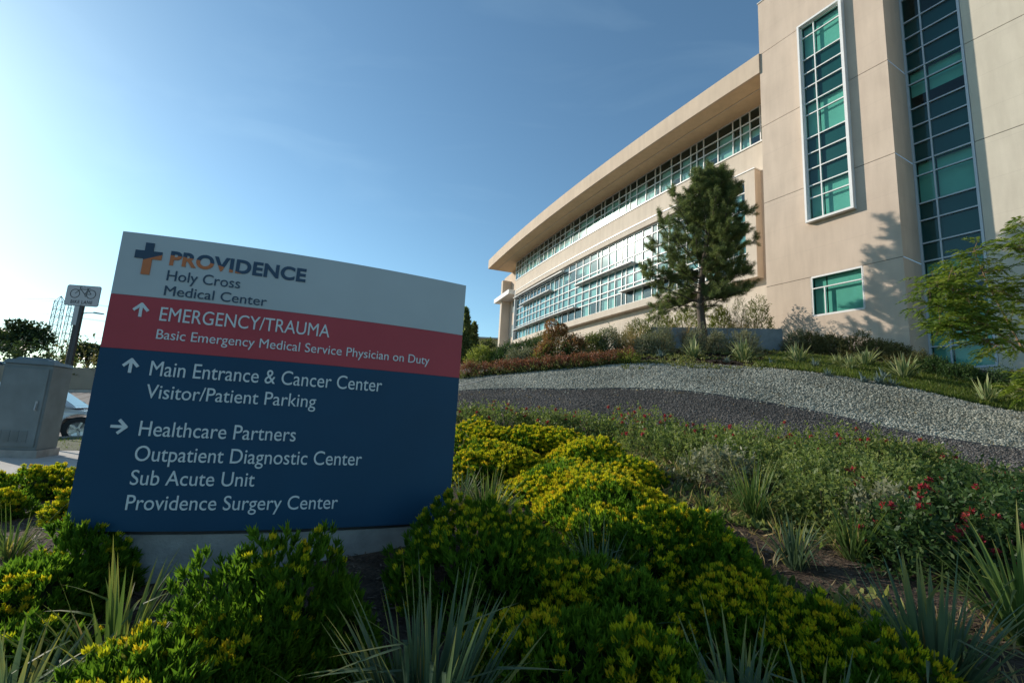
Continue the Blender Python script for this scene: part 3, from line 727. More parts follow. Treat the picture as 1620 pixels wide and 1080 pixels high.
# cross emblem: navy top and arms over an orange foot
def emblem():
    top, bot = MB(), MB()
    def wv(s): return 2.103 + (s - .141) * .42 if s < .24 else 2.145
    def col(a, b, z0, z1, n=6):
        for u, v in zip(np.linspace(a, b, n)[:-1], np.linspace(a, b, n)[1:]):
            m0, m1 = min(max(wv(u), z0), z1), min(max(wv(v), z0), z1)
            for mb_, c0, c1, d0, d1 in ((bot, z0, z0, m0, m1), (top, m0, m1, z1, z1)):
                if max(d0 - c0, d1 - c1) < 1e-4: continue
                mb_.hexa([arc(u, c0, .0003), arc(v, c1, .0003), arc(v, c1, .005), arc(u, c0, .005), arc(u, d0, .0003), arc(v, d1, .0003), arc(v, d1, .005), arc(u, d0, .005)])
    col(.0905, .141, 2.1115, 2.163, 3); col(.141, .189, 2.010, 2.216); col(.189, .2405, 2.1115, 2.163)
    return top, bot
et, eb_ = emblem(); part('emblem', et, M['letter_navy'], sg); part('emblem', eb_, plain('emblem orange', (.58, .15, .035), .4, 0, .03), sg)

# ------------------------------------------------------------------ left side: pavement, street, street furniture
def paving_mat(name, a, b, lines=1.5):
    g = NG(name); pos = g.co(); cc = g.ramp(g.noise(1.3, 6), [(.3, a), (.7, b)])
    mp = g.n('Mapping'); mp.inputs['Rotation'].default_value = (0, 0, math.radians(24)); g.l(pos, mp.inputs[0]); sp = g.n('SeparateXYZ'); g.l(mp.outputs[0], sp.inputs[0])
    for k in (0, 1):
        f = g.math('ABSOLUTE', g.math('SUBTRACT', g.math('FRACT', g.math('DIVIDE', g.math('ADD', sp.outputs[k], 100.), lines)), .5))
        cc = g.mix(g.math('MULTIPLY', g.math('LESS_THAN', f, .006), .6), cc, (.10, .09, .08, 1))
    cc = g.mix(1., cc, g.ramp(g.noise(40, 3), [(.3, (.9, .9, .9)), (.7, (1.06, 1.06, 1.06))]), 'MULTIPLY')
    return g.done(g.bsdf(cc, .85, 0, g.bump(g.noise(90, 2), .3, .005), .3))
M['paving'] = paving_mat('pavement concrete', (.40, .375, .34), (.52, .49, .445))
M['asphalt'] = plain('asphalt', (.135, .125, .118), .9, 0, .12, .8, .4, 60)
RD = np.array([math.cos(math.radians(30)), math.sin(math.radians(30))]); RNn = np.array([-RD[1], RD[0]])     # street direction and its normal
R0 = np.array([-10.7, 12.5])          # kerb line passes here
def rp(a, b): p = R0 + RD * a + RNn * b; return (p[0], p[1])
drape('pavement', [rp(-16, -4.5), rp(-5, -4.5), rp(6, -4.5)], [rp(-16, -11.0), rp(-6, -9.6), rp(-1.0, -8.4), rp(2.2, -7.2), rp(4, -6.4), rp(6, -6.0)], .025, M['paving'], 90, 16)
GV = drape('grass_verge', [rp(-16, -.10), rp(-5, -.10), rp(6, -.10)], [rp(-16, -4.5), rp(-5, -4.5), rp(6, -4.5)], .03, M['turf'], 60, 5)
kb = MB(); 
for a in np.arange(-20, 12, .8):
    p, q = rp(a, 0), rp(a + .795, 0); kb.bar((*p, float(zt(*p)) - .02), (*q, float(zt(*q)) - .02), .16, .16)
kind(link('kerb', kb.mesh('kerb', M['concrete'])), 'structure')
drape('road', [rp(-60, .12), rp(-20, .12), rp(60, .12)], [rp(-60, 27), rp(-20, 27), rp(60, 27)], -.0, M['asphalt'], 140, 40)
for b0, b1, nm in ((13.2, 13.35, 'road_marking'), (6.3, 6.42, 'road_marking')):
    drape(nm, [rp(-60, b0), rp(60, b0)], [rp(-60, b1), rp(60, b1)], .006, M['letter_white'], 140, 3)
kb = MB()
for a in np.arange(-40, 60, 2.):
    p, q = rp(a, 27.1), rp(a + 1.99, 27.1); kb.bar((*p, float(zt(*p)) + .06), (*q, float(zt(*q)) + .06), .3, .2)
kind(link('kerb', kb.mesh('kerb', M['paving'])), 'structure')
wl = MB()
M['block_wall'] = plain('block wall', (.36, .30, .235), .9, 0, .12, .5)
for a in np.arange(-40, 60, 4.):
    p, q = rp(a, 30.5), rp(a + 4, 30.5); z = float(zt(*p)) - .3; z2 = float(zt(*q)) - .3
    n = RNn * .1
    wl.hexa([(p[0] - n[0], p[1] - n[1], z), (q[0] - n[0], q[1] - n[1], z2), (q[0] + n[0], q[1] + n[1], z2), (p[0] + n[0], p[1] + n[1], z),
             (p[0] - n[0], p[1] - n[1], z + 1.9), (q[0] - n[0], q[1] - n[1], z2 + 1.9), (q[0] + n[0], q[1] + n[1], z2 + 1.9), (p[0] + n[0], p[1] + n[1], z + 1.9)])
tag(link('boundary_wall', wl.mesh('boundary_wall', M['block_wall'])), 'long low beige block wall along the far side of the street', 'wall')

# utility cabinet
ca = math.radians(20); cab = thing('utility_cabinet', 'grey green steel utility cabinet on a concrete plinth beside the sign', 'cabinet', onground(-7.28, 7.55), ca)
wF, wS = .60, .60
def cb(name, mat, x0, x1, y0, y1, z0, z1, parent=cab, bevel=0., label=None):
    q = MB(); q.box(((x0 + x1) / 2, (y0 + y1) / 2, (z0 + z1) / 2), (x1 - x0, y1 - y0, z1 - z0)); o = lpart(name, q, M[mat], parent, False, bevel); return o
cb('plinth', 'concrete', -wF - .03, .03, -.03, wS + .03, -.15, .14)
cb('body', 'cabinet', -wF, 0, 0, wS, .14, 1.46, bevel=.008)
dr = cb('door', 'cabinet', -wF + .03, -.03, -.022, .0, .19, 1.40, bevel=.006)
q = MB()
for k in range(4):
    for j in range(7): q.box((-wF + .115 + k * .105, -.026, .27 + j * .026), (.075, .014, .012))
lpart('vent', q, M['cabinet'], dr)
q = MB(); q.box((-.10, -.03, .82), (.035, .016, .15)); q.bar((-.10, -.04, .86), (-.10, -.055, .76), .022, .02); lpart('handle', q, M['galv'], dr, bevel=.003)
q = MB(); q.hexa([(-wF - .02, -.03, 1.46), (.02, -.03, 1.46), (.02, wS + .02, 1.46), (-wF - .02, wS + .02, 1.46), (-wF + .01, .0, 1.53), (-.01, .0, 1.53), (-.01, wS - .02, 1.515), (-wF + .01, wS - .02, 1.515)])
lpart('cap', q, M['cabinet'], cab, bevel=.006)
q = MB(); q.hexa([(-wF + .06, .08, 1.525), (-.12, .08, 1.525), (-.12, wS - .1, 1.52), (-wF + .06, wS - .1, 1.52), (-wF + .10, .12, 1.575), (-.16, .12, 1.575), (-.16, wS - .14, 1.57), (-wF + .10, wS - .14, 1.57)])
lpart('hood', q, M['cabinet'], cab, bevel=.004)

# bike lane sign
bx0 = at(131, 470, 8.8); bg_ = onground(bx0[0], bx0[1])
bl_ = thing('bike_lane_sign', 'white bike lane sign with bicycle symbol on a dark steel post behind the cabinet', 'road sign', bg_)
q = MB(); q.box((0, .03, (3.26 - bg_[2]) / 2 - .2), (.060, .05, 3.26 - bg_[2] + .4)); lpart('post', q, M['dark'], bl_)
def rrect(w, h, r, n=5):
    pts = []
    for cx, cy, a0 in ((w / 2 - r, h / 2 - r, 0), (-w / 2 + r, h / 2 - r, 90), (-w / 2 + r, -h / 2 + r, 180), (w / 2 - r, -h / 2 + r, 270)):
        for k in range(n + 1): a = math.radians(a0 + 90 * k / n); pts.append((cx + r * math.cos(a), cy + r * math.sin(a)))
    return pts
zc = 3.085 - bg_[2]; sw_, sh_ = .615, .40; tiltr = math.radians(-3.0)
yaw = math.radians(4)
def SP(x, y, o):      # point on the plate: x right, y up, o towards viewer
    return np.array([x * math.cos(yaw), -o + x * math.sin(yaw), zc + y])
def plate(w, h, r, o0, o1):
    q = MB(); p = rrect(w, h, r); n = len(p); k = len(q.v)
    q.v = [tuple(SP(x, y, o0)) for x, y in p] + [tuple(SP(x, y, o1)) for x, y in p]
    q.f = [tuple(range(n - 1, -1, -1)), tuple(range(n, 2 * n))] + [(i, (i + 1) % n, n + (i + 1) % n, n + i) for i in range(n)]; q.m = [0] * len(q.f); return q
pl_ = lpart('sign_plate', plate(sw_, sh_, .04, 0, .004), M['dark'], bl_)
M['road_white'] = plain('road sign white', (.46, .45, .46), .45, 0, .04, 4)
lpart('white_face', plate(sw_ - .018, sh_ - .018, .034, .0045, .0065), M['road_white'], pl_)
q = MB()
def seg(x0, y0, x1, y1, w=.012):
    d = np.array([x1 - x0, y1 - y0]); d /= np.hypot(*d); n = np.array([-d[1], d[0]]) * w / 2
    a = [(x0 + n[0], y0 + n[1]), (x0 - n[0], y0 - n[1]), (x1 - n[0], y1 - n[1]), (x1 + n[0], y1 + n[1])]
    q.hexa([SP(x, y, .0068) for x, y in a] + [SP(x, y, .0085) for x, y in a])
def circ(cx, cy, r, w=.013, n=28):
    for k in range(n):
        a, b = 2 * math.pi * k / n, 2 * math.pi * (k + 1) / n
        seg(cx + r * math.cos(a), cy + r * math.sin(a), cx + r * math.cos(b), cy + r * math.sin(b), w)
circ(-.145, .035, .082); circ(.145, .035, .082)
for s_ in ((-.145, .035, -.06, .125), (-.06, .125, .075, .125), (-.06, .125, .03, .03), (.03, .03, .145, .035), (.03, .03, .085, .14), (.145, .035, .075, .125),
           (-.06, .125, -.075, .165), (-.075, .165, -.035, .170), (.05, .145, .115, .145), (.03, .03, .05, -.01), (.035, -.01, .068, -.01)):
    seg(*s_)
lpart('bicycle_symbol', q, M['dark'], pl_)
def pl_place(s, z, o): return SP(s, z, .0068 + o * .3) + bg_
lettering('lettering', 'BIKE LANE', -.195, .195, -.155, .062, M['dark'], .02, 1.15, .004, pl_place, pl_)
q = MB(); q.lathe([(0, 0), (.011, 0), (.011, .006), (0, .006)], (0, 0, 0), 8); 
for yy in (.175, -.175):
    bq = MB(); bq.box(tuple(SP(0, yy, .009)), (.016, .006, .016)); lpart('bolt', bq, M['galv'], pl_)
# second post with a narrow plate
p2 = at(122, 500, 11.); g2_ = onground(p2[0] - .02, 11.)
ns = thing('narrow_sign', 'narrow pale upright sign plate on a thin post, partly behind the bike lane sign', 'road sign', g2_)
q = MB(); q.tube([(0, 0, -.3), (0, 0, 3.35 - g2_[2])], .028, 8); lpart('post', q, M['dark'], ns)
q = MB(); q.box((.02, -.045, 3.06 - g2_[2]), (.13, .012, .47)); lpart('sign_plate', q, M['road_white'], ns, bevel=.003)
# street lamp
lp = at(127, 494, 40.); lg_ = onground(lp[0], lp[1])
sl_ = thing('street_lamp', 'thin street lamp with a single arm, far across the street', 'street lamp', lg_)
q = MB(); H_ = lp[2] - lg_[2]; q.tube([(0, 0, 0), (0, 0, H_ * .6), (0, 0, H_)], [.11, .08, .06], 8); lpart('pole', q, M['galv'], sl_)
q = MB(); q.tube([(0, 0, H_ - .15), (.5, .1, H_ + .02), (1.1, .2, H_ + .05)], [.045, .04, .035], 6); lpart('arm', q, M['galv'], sl_)
q = MB(); q.hexa([(1.0, .1, H_ + .0), (1.75, .25, H_ - .02), (1.75, .45, H_ - .02), (1.0, .3, H_), (1.0, .1, H_ + .14), (1.7, .27, H_ + .08), (1.7, .43, H_ + .08), (1.0, .3, H_ + .14)]); lpart('lamp_head', q, M['galv'], sl_, bevel=.02)

# lattice towers and wires
def pylon(px, ptop, Y, label):
    top = at(px, ptop, Y); g = onground(top[0], top[1]); H = top[2] - g[2]
    t = thing('transmission_tower', label, 'transmission tower', g, .35, 'lattice towers far behind the street trees')
    q = MB()
    def wd(z): 
        f = z / H
        return 2.2 - .45 * f if f > .36 else 2.04 + (.36 - f) / .36 * 3.6
    lv = [0, .13, .25, .36, .46, .56, .66, .75, .84, .93]; lv = [H * a for a in lv]
    for a, b in zip(lv[:-1], lv[1:]):
        A = [np.array([sx * wd(a), sy * wd(a), a]) for sx, sy in ((1, 1), (-1, 1), (-1, -1), (1, -1))]
        B = [np.array([sx * wd(b), sy * wd(b), b]) for sx, sy in ((1, 1), (-1, 1), (-1, -1), (1, -1))]
        for i in range(4):
            j = (i + 1) % 4
            q.bar(A[i], B[i], .28, .28); q.bar(A[i], B[j], .12, .12); q.bar(A[j], B[i], .12, .12); q.bar(B[i], B[j], .18, .18)
    for sx, sy in ((1, 1), (-1, 1), (-1, -1), (1, -1)): q.bar((sx * wd(lv[-1]), sy * wd(lv[-1]), lv[-1]), (0, 0, H), .25, .25)
    lpart('lattice', q, M['lattice'], t)
    return g, H
g1_, H1_ = pylon(97, 468, 270., 'taller left lattice transmission tower with its pointed top in clear sky')
g3_, H3_ = pylon(120, 466, 300., 'right lattice transmission tower whose top is hidden behind the bike lane sign')
wk = 0
for f in (.955, .775, .575):
    for sx in (-5, 5):
        a = g1_ + np.array([sx * .94, sx * .34, H1_ * f]); b = np.array([-620., 330., 40 + H1_ * f * .75]); c = np.array([380., 420., 16 + H1_ * f * .7])
        for p, r in ((a, b), (a, c)):
            q = MB(); pts = [p * (1 - t) + r * t - np.array([0, 0, 9 * 4 * t * (1 - t)]) for t in np.linspace(0, 1, 14)]; q.tube(pts, .055, 4, cap=False)
            side_ = 'left' if r is b else 'right'
            o = tag(link('power_line', q.mesh('power_line', M['dark'])), 'thin power line running %s from the lattice towers across the pale sky' % side_, 'power line', 'power lines running %s' % side_)

# cars
def car(name, label, paint, loc, rz, L=4.6, Wd=1.8, H=1.45, suv=False):
    t = thing(name, label, 'car', loc, rz, 'vehicles on the street')
    hw = Wd / 2; gc = .22; bh = .88 if not suv else 1.02
    wb = L * .59; xf, xr = wb / 2 + .05, -wb / 2 + .05; R = .335 if not suv else .37
    # lower body from a side outline, narrowed at the ends
    prof = [(-L / 2, .45), (-L / 2 + .03, bh - .10), (-L / 2 + .35, bh), (L / 2 - 1.25, bh), (L / 2 - .35, bh - .13), (L / 2 - .05, bh - .28), (L / 2, .42), (L / 2 - .1, gc)]
    for xc in (xf, xr):
        pass
    arch = []
    def archpts(xc): return [(xc + (R + .07) * math.cos(a), R + (R + .07) * math.sin(a)) for a in np.linspace(-.25, math.pi + .25, 12)]
    low = [(L / 2 - .1, gc)] + [p for p in archpts(xf) if p[1] > gc] + [p for p in archpts(xr) if p[1] > gc] + [(-L / 2 + .1, gc)]
    full = prof[:-1] + low
    def yw(x, z): return hw * (1 - .16 * max(0, abs(x) / (L / 2) - .62) / .38) * (1 - .05 * max(0, z - .6) / .4)
    q = MB(); n = len(full); q.v = [(x, yw(x, z), z) for x, z in full] + [(x, -yw(x, z), z) for x, z in full]
    q.f = [tuple(range(n)), tuple(range(2 * n - 1, n - 1, -1))] + [(i, n + i, n + (i + 1) % n, (i + 1) % n) for i in range(n)]; q.m = [0] * len(q.f)
    lpart('body', q, M[paint], t, bevel=.02)
    # greenhouse
    if suv: cx = [(-L / 2 + .10, bh), (-L / 2 + .35, H - .05), (-L / 2 + .8, H), (.45, H), (.75, H - .07), (1.35, bh)]
    else: cx = [(-L / 2 + .75, bh), (-L / 2 + 1.35, H - .05), (-.5, H), (.35, H), (.6, H - .06), (1.3, bh)]
    def cy(z): return hw - .08 - .20 * (z - bh) / (H - bh)
    q = MB(); n = len(cx); q.v = [(x, cy(z), z) for x, z in cx] + [(x, -cy(z), z) for x, z in cx]
    q.f = [tuple(range(n)), tuple(range(2 * n - 1, n - 1, -1))] + [(i, n + i, n + (i + 1) % n, (i + 1) % n) for i in range(n)]; q.m = [0] * len(q.f)
    lpart('roof', q, M[paint], t, bevel=.03)
    def pane(pts, nm):
        q = MB(); q.poly(pts); lpart(nm, q, M['car_glass'], t)
    a, b, e = cx[0], cx[1], cx[-1]; tp = cx[-2]
    z0, z1 = bh + .05, H - .12
    def xat(p, r, z): return p[0] + (r[0] - p[0]) * (z - p[1]) / (r[1] - p[1])
    for s in (1, -1):
        xm = (.0)
        for x0a, x0b, x1a, x1b in ((xat(a, b, z0) + .12, xat(a, b, z1) + .14, xm - .06, xm - .06), (xm + .04, xm + .04, xat(e, tp, z0) - .16, xat(e, tp, z1) - .12)):
            pane([(x0a, s * (cy(z0) + .004), z0), (x1a, s * (cy(z0) + .004), z0), (x1b, s * (cy(z1) + .004), z1), (x0b, s * (cy(z1) + .004), z1)], 'side_window')
        q = MB(); q.hexa([(.95, s * hw, bh + .0), (1.10, s * hw, bh), (1.10, s * (hw + .2), bh + .02), (.97, s * (hw + .2), bh + .02), (.95, s * hw, bh + .16), (1.06, s * hw, bh + .16), (1.05, s * (hw + .2), bh + .17), (.96, s * (hw + .2), bh + .17)])
        lpart('mirror', q, M['dark'], t, bevel=.02)
        q = MB(); q.box((L / 2 - .16, s * (hw - .33), .66), (.2, .34, .13)); lpart('headlight', q, M['lamp_clear'], t, bevel=.02)
        q = MB(); q.box((-L / 2 + .07, s * (hw - .30), .78), (.12, .30, .16)); lpart('tail_light', q, M['lamp_red'], t, bevel=.02)
        q = MB(); q.box((-.25, s * (hw + .006), bh - .14), (.18, .02, .025)); lpart('handle', q, M[paint], t)
    def nrm(p, r): d = np.array([r[0] - p[0], r[1] - p[1]]); return np.array([d[1], -d[0]]) / np.hypot(*d) * .006
    for p, r, nm in ((e, tp, 'windshield'), (a, b, 'rear_window')):
        o = nrm(p, r) * (1 if p[0] < 0 else -1) * -1
        xa, xb = xat(p, r, z0), xat(p, r, z1); ox = .008 if p[0] > 0 else -.008
        pane([(xa + ox, cy(z0) - .06, z0), (xa + ox, -cy(z0) + .06, z0), (xb + ox, -cy(z1) + .06, z1), (xb + ox, cy(z1) - .06, z1)], nm)
    for xc in (xf, xr):
        for s in (1, -1):
            q = MB(); q.lathe([(R * .62, -.1), (R * .95, -.11), (R, -.07), (R, .07), (R * .95, .11), (R * .62, .1)], (0, 0, 0), 24, 0, 'y')
            w = lpart('wheel', q, M['tyre'], t, True); w.location = (xc, s * (hw - .12), R)
            q = MB(); q.lathe([(0, s * .07), (R * .12, s * .09), (R * .2, s * .06), (R * .55, s * .075), (R * .63, s * .1), (R * .63, -s * .08)], (0, 0, 0), 20, 0, 'y')
            for k in range(5): an = 2 * math.pi * k / 5; q.bar((0, s * .085, 0), (R * .6 * math.cos(an), s * .085, R * .6 * math.sin(an)), .05, .03, (0, 1, 0))
            lpart('rim', q, M['rim'], w)
    return t
rdz = math.radians(30)
car('parked_car', 'white parked sedan half hidden behind the sign, its dark door mirror showing', 'car_white', onground(*rp(-1.8, 1.3)), rdz)
p_ = at(-16, 640, 17.5); car('parked_car', 'white car at the left edge of the picture in front of the silver one', 'car_white', onground(p_[0] - 1.3, p_[1] - .6), rdz)
p_ = at(-14, 590, 38); car('parked_car', 'silver sport utility vehicle far left beside the block wall', 'car_silver', onground(p_[0], p_[1]), rdz, 4.8, 1.9, 1.75, True)

# ------------------------------------------------------------------ vegetation
def unit(v): return v / (np.linalg.norm(v, axis=-1, keepdims=True) + 1e-9)
def leafcloud(P, D, L, Wd, tint, rng, fold=.15, wpos=.45):
    """diamond leaves: base P, direction D, length L, width Wd"""
    n = len(P); sd = unit(np.cross(D, rng.normal(size=(n, 3)))); nm = np.cross(D, sd)
    L = L[:, None]; Wd = Wd[:, None]
    mid = P + D * L * wpos + nm * L * fold * .5
    V = np.stack([P, mid + sd * Wd / 2, P + D * L - nm * L * fold * .3, mid - sd * Wd / 2], 1).reshape(-1, 3)
    return V, np.arange(n * 4).reshape(-1, 4), np.repeat(tint, 4)
def cat(parts):
    V, F, T = [], [], []; k = 0
    for v, f, t in parts: V.append(v); F.append(f + k); T.append(t); k += len(v)
    return np.concatenate(V), np.concatenate(F), np.concatenate(T)
def lumps(d, rng, n=7, amp=.22):
    c = unit(rng.normal(size=(n, 3))); w = rng.random(n) * amp
    return 1 + (w[None] * np.exp(-((d[:, None] - c[None]) ** 2).sum(-1) * 5)).sum(1) - amp * .3
def dome_points(n, R, H, rng, lump):
    d = unit(rng.normal(size=(n, 3))); d[:, 2] = np.abs(d[:, 2]) * 1.0 - .12; d = unit(d)
    r = lump(d)
    return d * r[:, None] * np.array([R, R, H]), d
def core(R, H, name='dark_core'):  # solid dark dome added inside the leaves to block the view through
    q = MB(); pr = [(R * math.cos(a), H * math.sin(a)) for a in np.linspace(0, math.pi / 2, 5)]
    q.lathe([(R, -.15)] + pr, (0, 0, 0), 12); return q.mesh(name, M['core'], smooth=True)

def tufted_bush(name, label, cat_, loc, R, H, seed, group, tips=.3, leaf=.042, dens=.043, gm='bush_green', ym='bush_yellow', nl=13):
    """mounded shrub of upright leaf tufts; a share of the tufts ends in yellow flower heads"""
    rng = np.random.default_rng(seed); t = thing(name, label, cat_, loc, rng.random() * 6.28, group)
    ls = rng.integers(1 << 30); lump = lambda d: lumps(d, np.random.default_rng(ls), 11, .46)
    n = int(2 * math.pi * R * (R + H) / 2 * 1.25 / dens ** 2)
    P, d = dome_points(n, R, H, rng, lump); P *= (1 - .22 * rng.random((n, 1)) ** 2 + .045 * rng.normal(size=(n, 1)))
    up = unit(d * np.array([1, 1, .8]) * .75 + np.array([0, 0, 1.0]) + rng.normal(size=(n, 3)) * .18)
    k = nl; B = np.repeat(P, k, 0); U = np.repeat(up, k, 0)
    D = unit(U + rng.normal(size=B.shape) * .30); off = rng.random((n * k, 1)) * .6
    B = B - U * leaf * off
    L = leaf * (.7 + .7 * rng.random(n * k)); tn = np.clip(np.repeat(rng.random(n), k) * .45 + rng.random(n * k) * .35 + (1 - off[:, 0]) * .12, 0, 1)
    V, F, T = leafcloud(B, D, L, L * .20, tn, rng)
    link('foliage', npmesh('foliage', V, F, M[gm], tint=T), t)
    link('dark_core', core(R * .66, H * .66), t)
    if tips > 0:
        ph = rng.random(3) * 6.28; f = 4.2 / max(R, .3)
        patch = np.sin(P[:, 0] * f + ph[0]) + np.sin(P[:, 1] * f + ph[1]) + np.sin((P[:, 0] + P[:, 1]) * f * .6 + ph[2]) + d[:, 2] * 1.6 + rng.normal(size=n) * .65
        sel = patch > np.quantile(patch, 1 - tips); ps, us = P[sel], up[sel]; m = len(ps); k = 20
        # a head = flat cluster of short florets
        tx = unit(np.cross(us, rng.normal(size=us.shape))); ty = np.cross(us, tx)
        rr = np.sqrt(rng.random((m, k))) * leaf * .34; an = rng.random((m, k)) * 6.28
        C = (ps + us * leaf * .62)[:, None] + tx[:, None] * (rr * np.cos(an))[..., None] + ty[:, None] * (rr * np.sin(an))[..., None] - us[:, None] * (rr ** 2 / leaf * 1.2)[..., None]
        D = unit(np.repeat(us, k, 0) + (C - (ps + us * leaf * .3)[:, None]).reshape(-1, 3) / leaf * .8 + rng.normal(size=(m * k, 3)) * .22)
        L = leaf * (.30 + .38 * rng.random(m * k)); tn = np.clip(np.repeat(rng.random(m) * .7, k) + rng.random(m * k) * .35, 0, 1)
        V, F, T = leafcloud(C.reshape(-1, 3), D, L, L * .36, tn, rng, .2)
        link('flower_heads', npmesh('flower_heads', V, F, M[ym], tint=T), t)
    return t

def leafy_shrub(name, label, cat_, loc, R, H, seed, group=None, mat='cover', leaf=.03, n=2600, aspect=.5, flowers=0, fmat='red_flower', spiky=.3, tipmat=None, tipshare=.25, open_=.0, lump_amp=.45):
    """irregular shrub of small leaves on short shoots"""
    rng = np.random.default_rng(seed); t = thing(name, label, cat_, loc, 0, group)
    ls = rng.integers(1 << 30); lump = lambda d: lumps(d, np.random.default_rng(ls), 12, lump_amp)
    ns = max(30, n // 9); P, d = dome_points(ns, R, H, rng, lump); P *= (1 - (.3 + open_) * rng.random((ns, 1)) ** 1.5)
    sd = unit(d * .8 + np.array([0, 0, .55]) + rng.normal(size=(ns, 3)) * spiky); sl = leaf * 3.2 * (.6 + .8 * rng.random(ns))
    k = 9; B = np.repeat(P, k, 0); u = np.tile(np.linspace(0, 1, k), ns)
    B = B + np.repeat(sd * sl[:, None], k, 0) * u[:, None]
    D = unit(np.repeat(sd, k, 0) * .6 + rng.normal(size=B.shape) * .7)
    L = leaf * (.6 + .7 * rng.random(ns * k)); tn = np.clip(np.repeat(rng.random(ns), k) * .5 + rng.random(ns * k) * .35 + u * .2 - .05, 0, 1)
    V, F, T = leafcloud(B, D, L, L * aspect, tn, rng)
    if tipmat:
        top = P[:, 2] + rng.normal(size=ns) * H * .18; ss = top > np.quantile(top, 1 - tipshare); fs = np.repeat(ss, k)
        q = F[~fs]; link('foliage', npmesh('foliage', V, q, M[mat], tint=T), t)
        Vt = V.reshape(-1, 4, 3)[fs].reshape(-1, 3); link('young_leaves', npmesh('young_leaves', Vt, np.arange(len(Vt)).reshape(-1, 4), M[tipmat], tint=T.reshape(-1, 4)[fs].ravel()), t)
    else: link('foliage', npmesh('foliage', V, F, M[mat], tint=T), t)
    q = MB()
    for i in range(9):
        a = rng.random() * 6.28; r = R * (.4 + .5 * rng.random()); h = H * (.5 + .45 * rng.random())
        q.tube([(0, 0, -.05), (r * .35 * math.cos(a), r * .35 * math.sin(a), h * .5), (r * math.cos(a), r * math.sin(a), h)], [.010, .007, .003], 5)
    lpart('stem', q, M['bark'], t)
    if open_ <= 0: link('dark_core', core(R * .45, H * .45), t)
    if flowers:
        ff = rng.choice(np.nonzero(P[:, 2] > np.quantile(P[:, 2], .35))[0], int(flowers * 1.7), replace=False); k = 44; C = np.repeat(P[ff] + sd[ff] * sl[ff][:, None], k, 0)
        D = unit(np.repeat(sd[ff], k, 0) * .35 + rng.normal(size=C.shape)); L = leaf * (.42 + .45 * rng.random(len(C)))
        V, F, T = leafcloud(C, D, L, L * .4, rng.random(len(C)), rng); link('flower_heads', npmesh('flower_heads', V, F, M[fmat], tint=T), t)
    return t

def strap_mesh(seed, n, L, w, spread=.85, droop=.5, brown=.2, stiff=0.):
    rng = np.random.default_rng(seed); S_ = 8; Vs, Fs, Ts = [], [], []; k = 0
    for i in range(n):
        az = rng.random() * 6.283; lean = (rng.random() ** .8) * spread; l = L * (.55 + .5 * rng.random()) * (1 - .25 * lean)
        r0 = .07 * L * math.sqrt(rng.random()) * 1.6; base = np.array([r0 * math.cos(az + rng.normal() * .6), r0 * math.sin(az + rng.normal() * .6), -.01])
        h = np.array([math.cos(az), math.sin(az), 0]); sdv = np.array([-math.sin(az), math.cos(az), 0]); tw = rng.normal() * .5
        kink = rng.random() < .26; kang = .7 + rng.random() * .9; p = base; ang = lean * .85; dd = droop * (.3 + .9 * rng.random()) * (.4 + lean); pts = []
        for s in range(S_ + 1):
            u = s / S_; pts.append(p.copy()); a = ang + dd * u ** 1.6 + (kang if kink and u > .55 else 0); p = p + (h * math.sin(a) + np.array([0, 0, 1]) * math.cos(a)) * l / S_
        dead = rng.random() < brown * .3; tip0 = rng.random() * .5
        for s, q in enumerate(pts):
            u = s / S_; ww = w * (.55 + .45 * min(1, u * 5)) * (1 - u ** 2.2) * (.75 + .5 * ((i * 37) % 10) / 10); a = ang + dd * u ** 1.6
            side = sdv * math.cos(tw * u) + np.array([0, 0, 1]) * math.sin(tw * u) * .4; nm = -h * math.cos(a) + np.array([0, 0, 1]) * math.sin(a)
            Vs += [q + side * ww / 2 - nm * ww * .18 * -1, q, q - side * ww / 2 + nm * ww * .18]
            tt = .15 + tip0 * .5 + .1 * u + (.45 * max(0, (u - .55) / .45) if rng.random() < .9 else 0) * (1 if (i * 7) % 3 else .3)
            Ts += [min(1, tt + .15), min(1, tt), min(1, tt + .15)] if not dead else [1, .95, 1]
        for s in range(S_):
            a = k + s * 3; Fs += [(a, a + 1, a + 4, a + 3), (a + 1, a + 2, a + 5, a + 4)]
        k += (S_ + 1) * 3
    return np.array(Vs), np.array(Fs), np.array(Ts)
def strap_plant(name, label, cat_, loc, seed, n, L, w, mat='strap', group=None, **kw):
    t = thing(name, label, cat_, loc, 0, group); V, F, T = strap_mesh(seed, n, L, w, **kw)
    link('leaves', npmesh('leaves', V, F, M[mat], tint=T, smooth=True), t)
    nb = max(5, n // 6); V, F, T = strap_mesh(seed + 500, nb, L * .72, w * .6, spread=1.25, droop=1.2); link('dry_leaves', npmesh('dry_leaves', V, F, M['straw'], tint=T, smooth=True), t)
    return t

def topY(px, py, Y):         # world point on a sight line at forward distance Y
    p = at(px, py, Y); g = float(zt(p[0], p[1])); return p, g

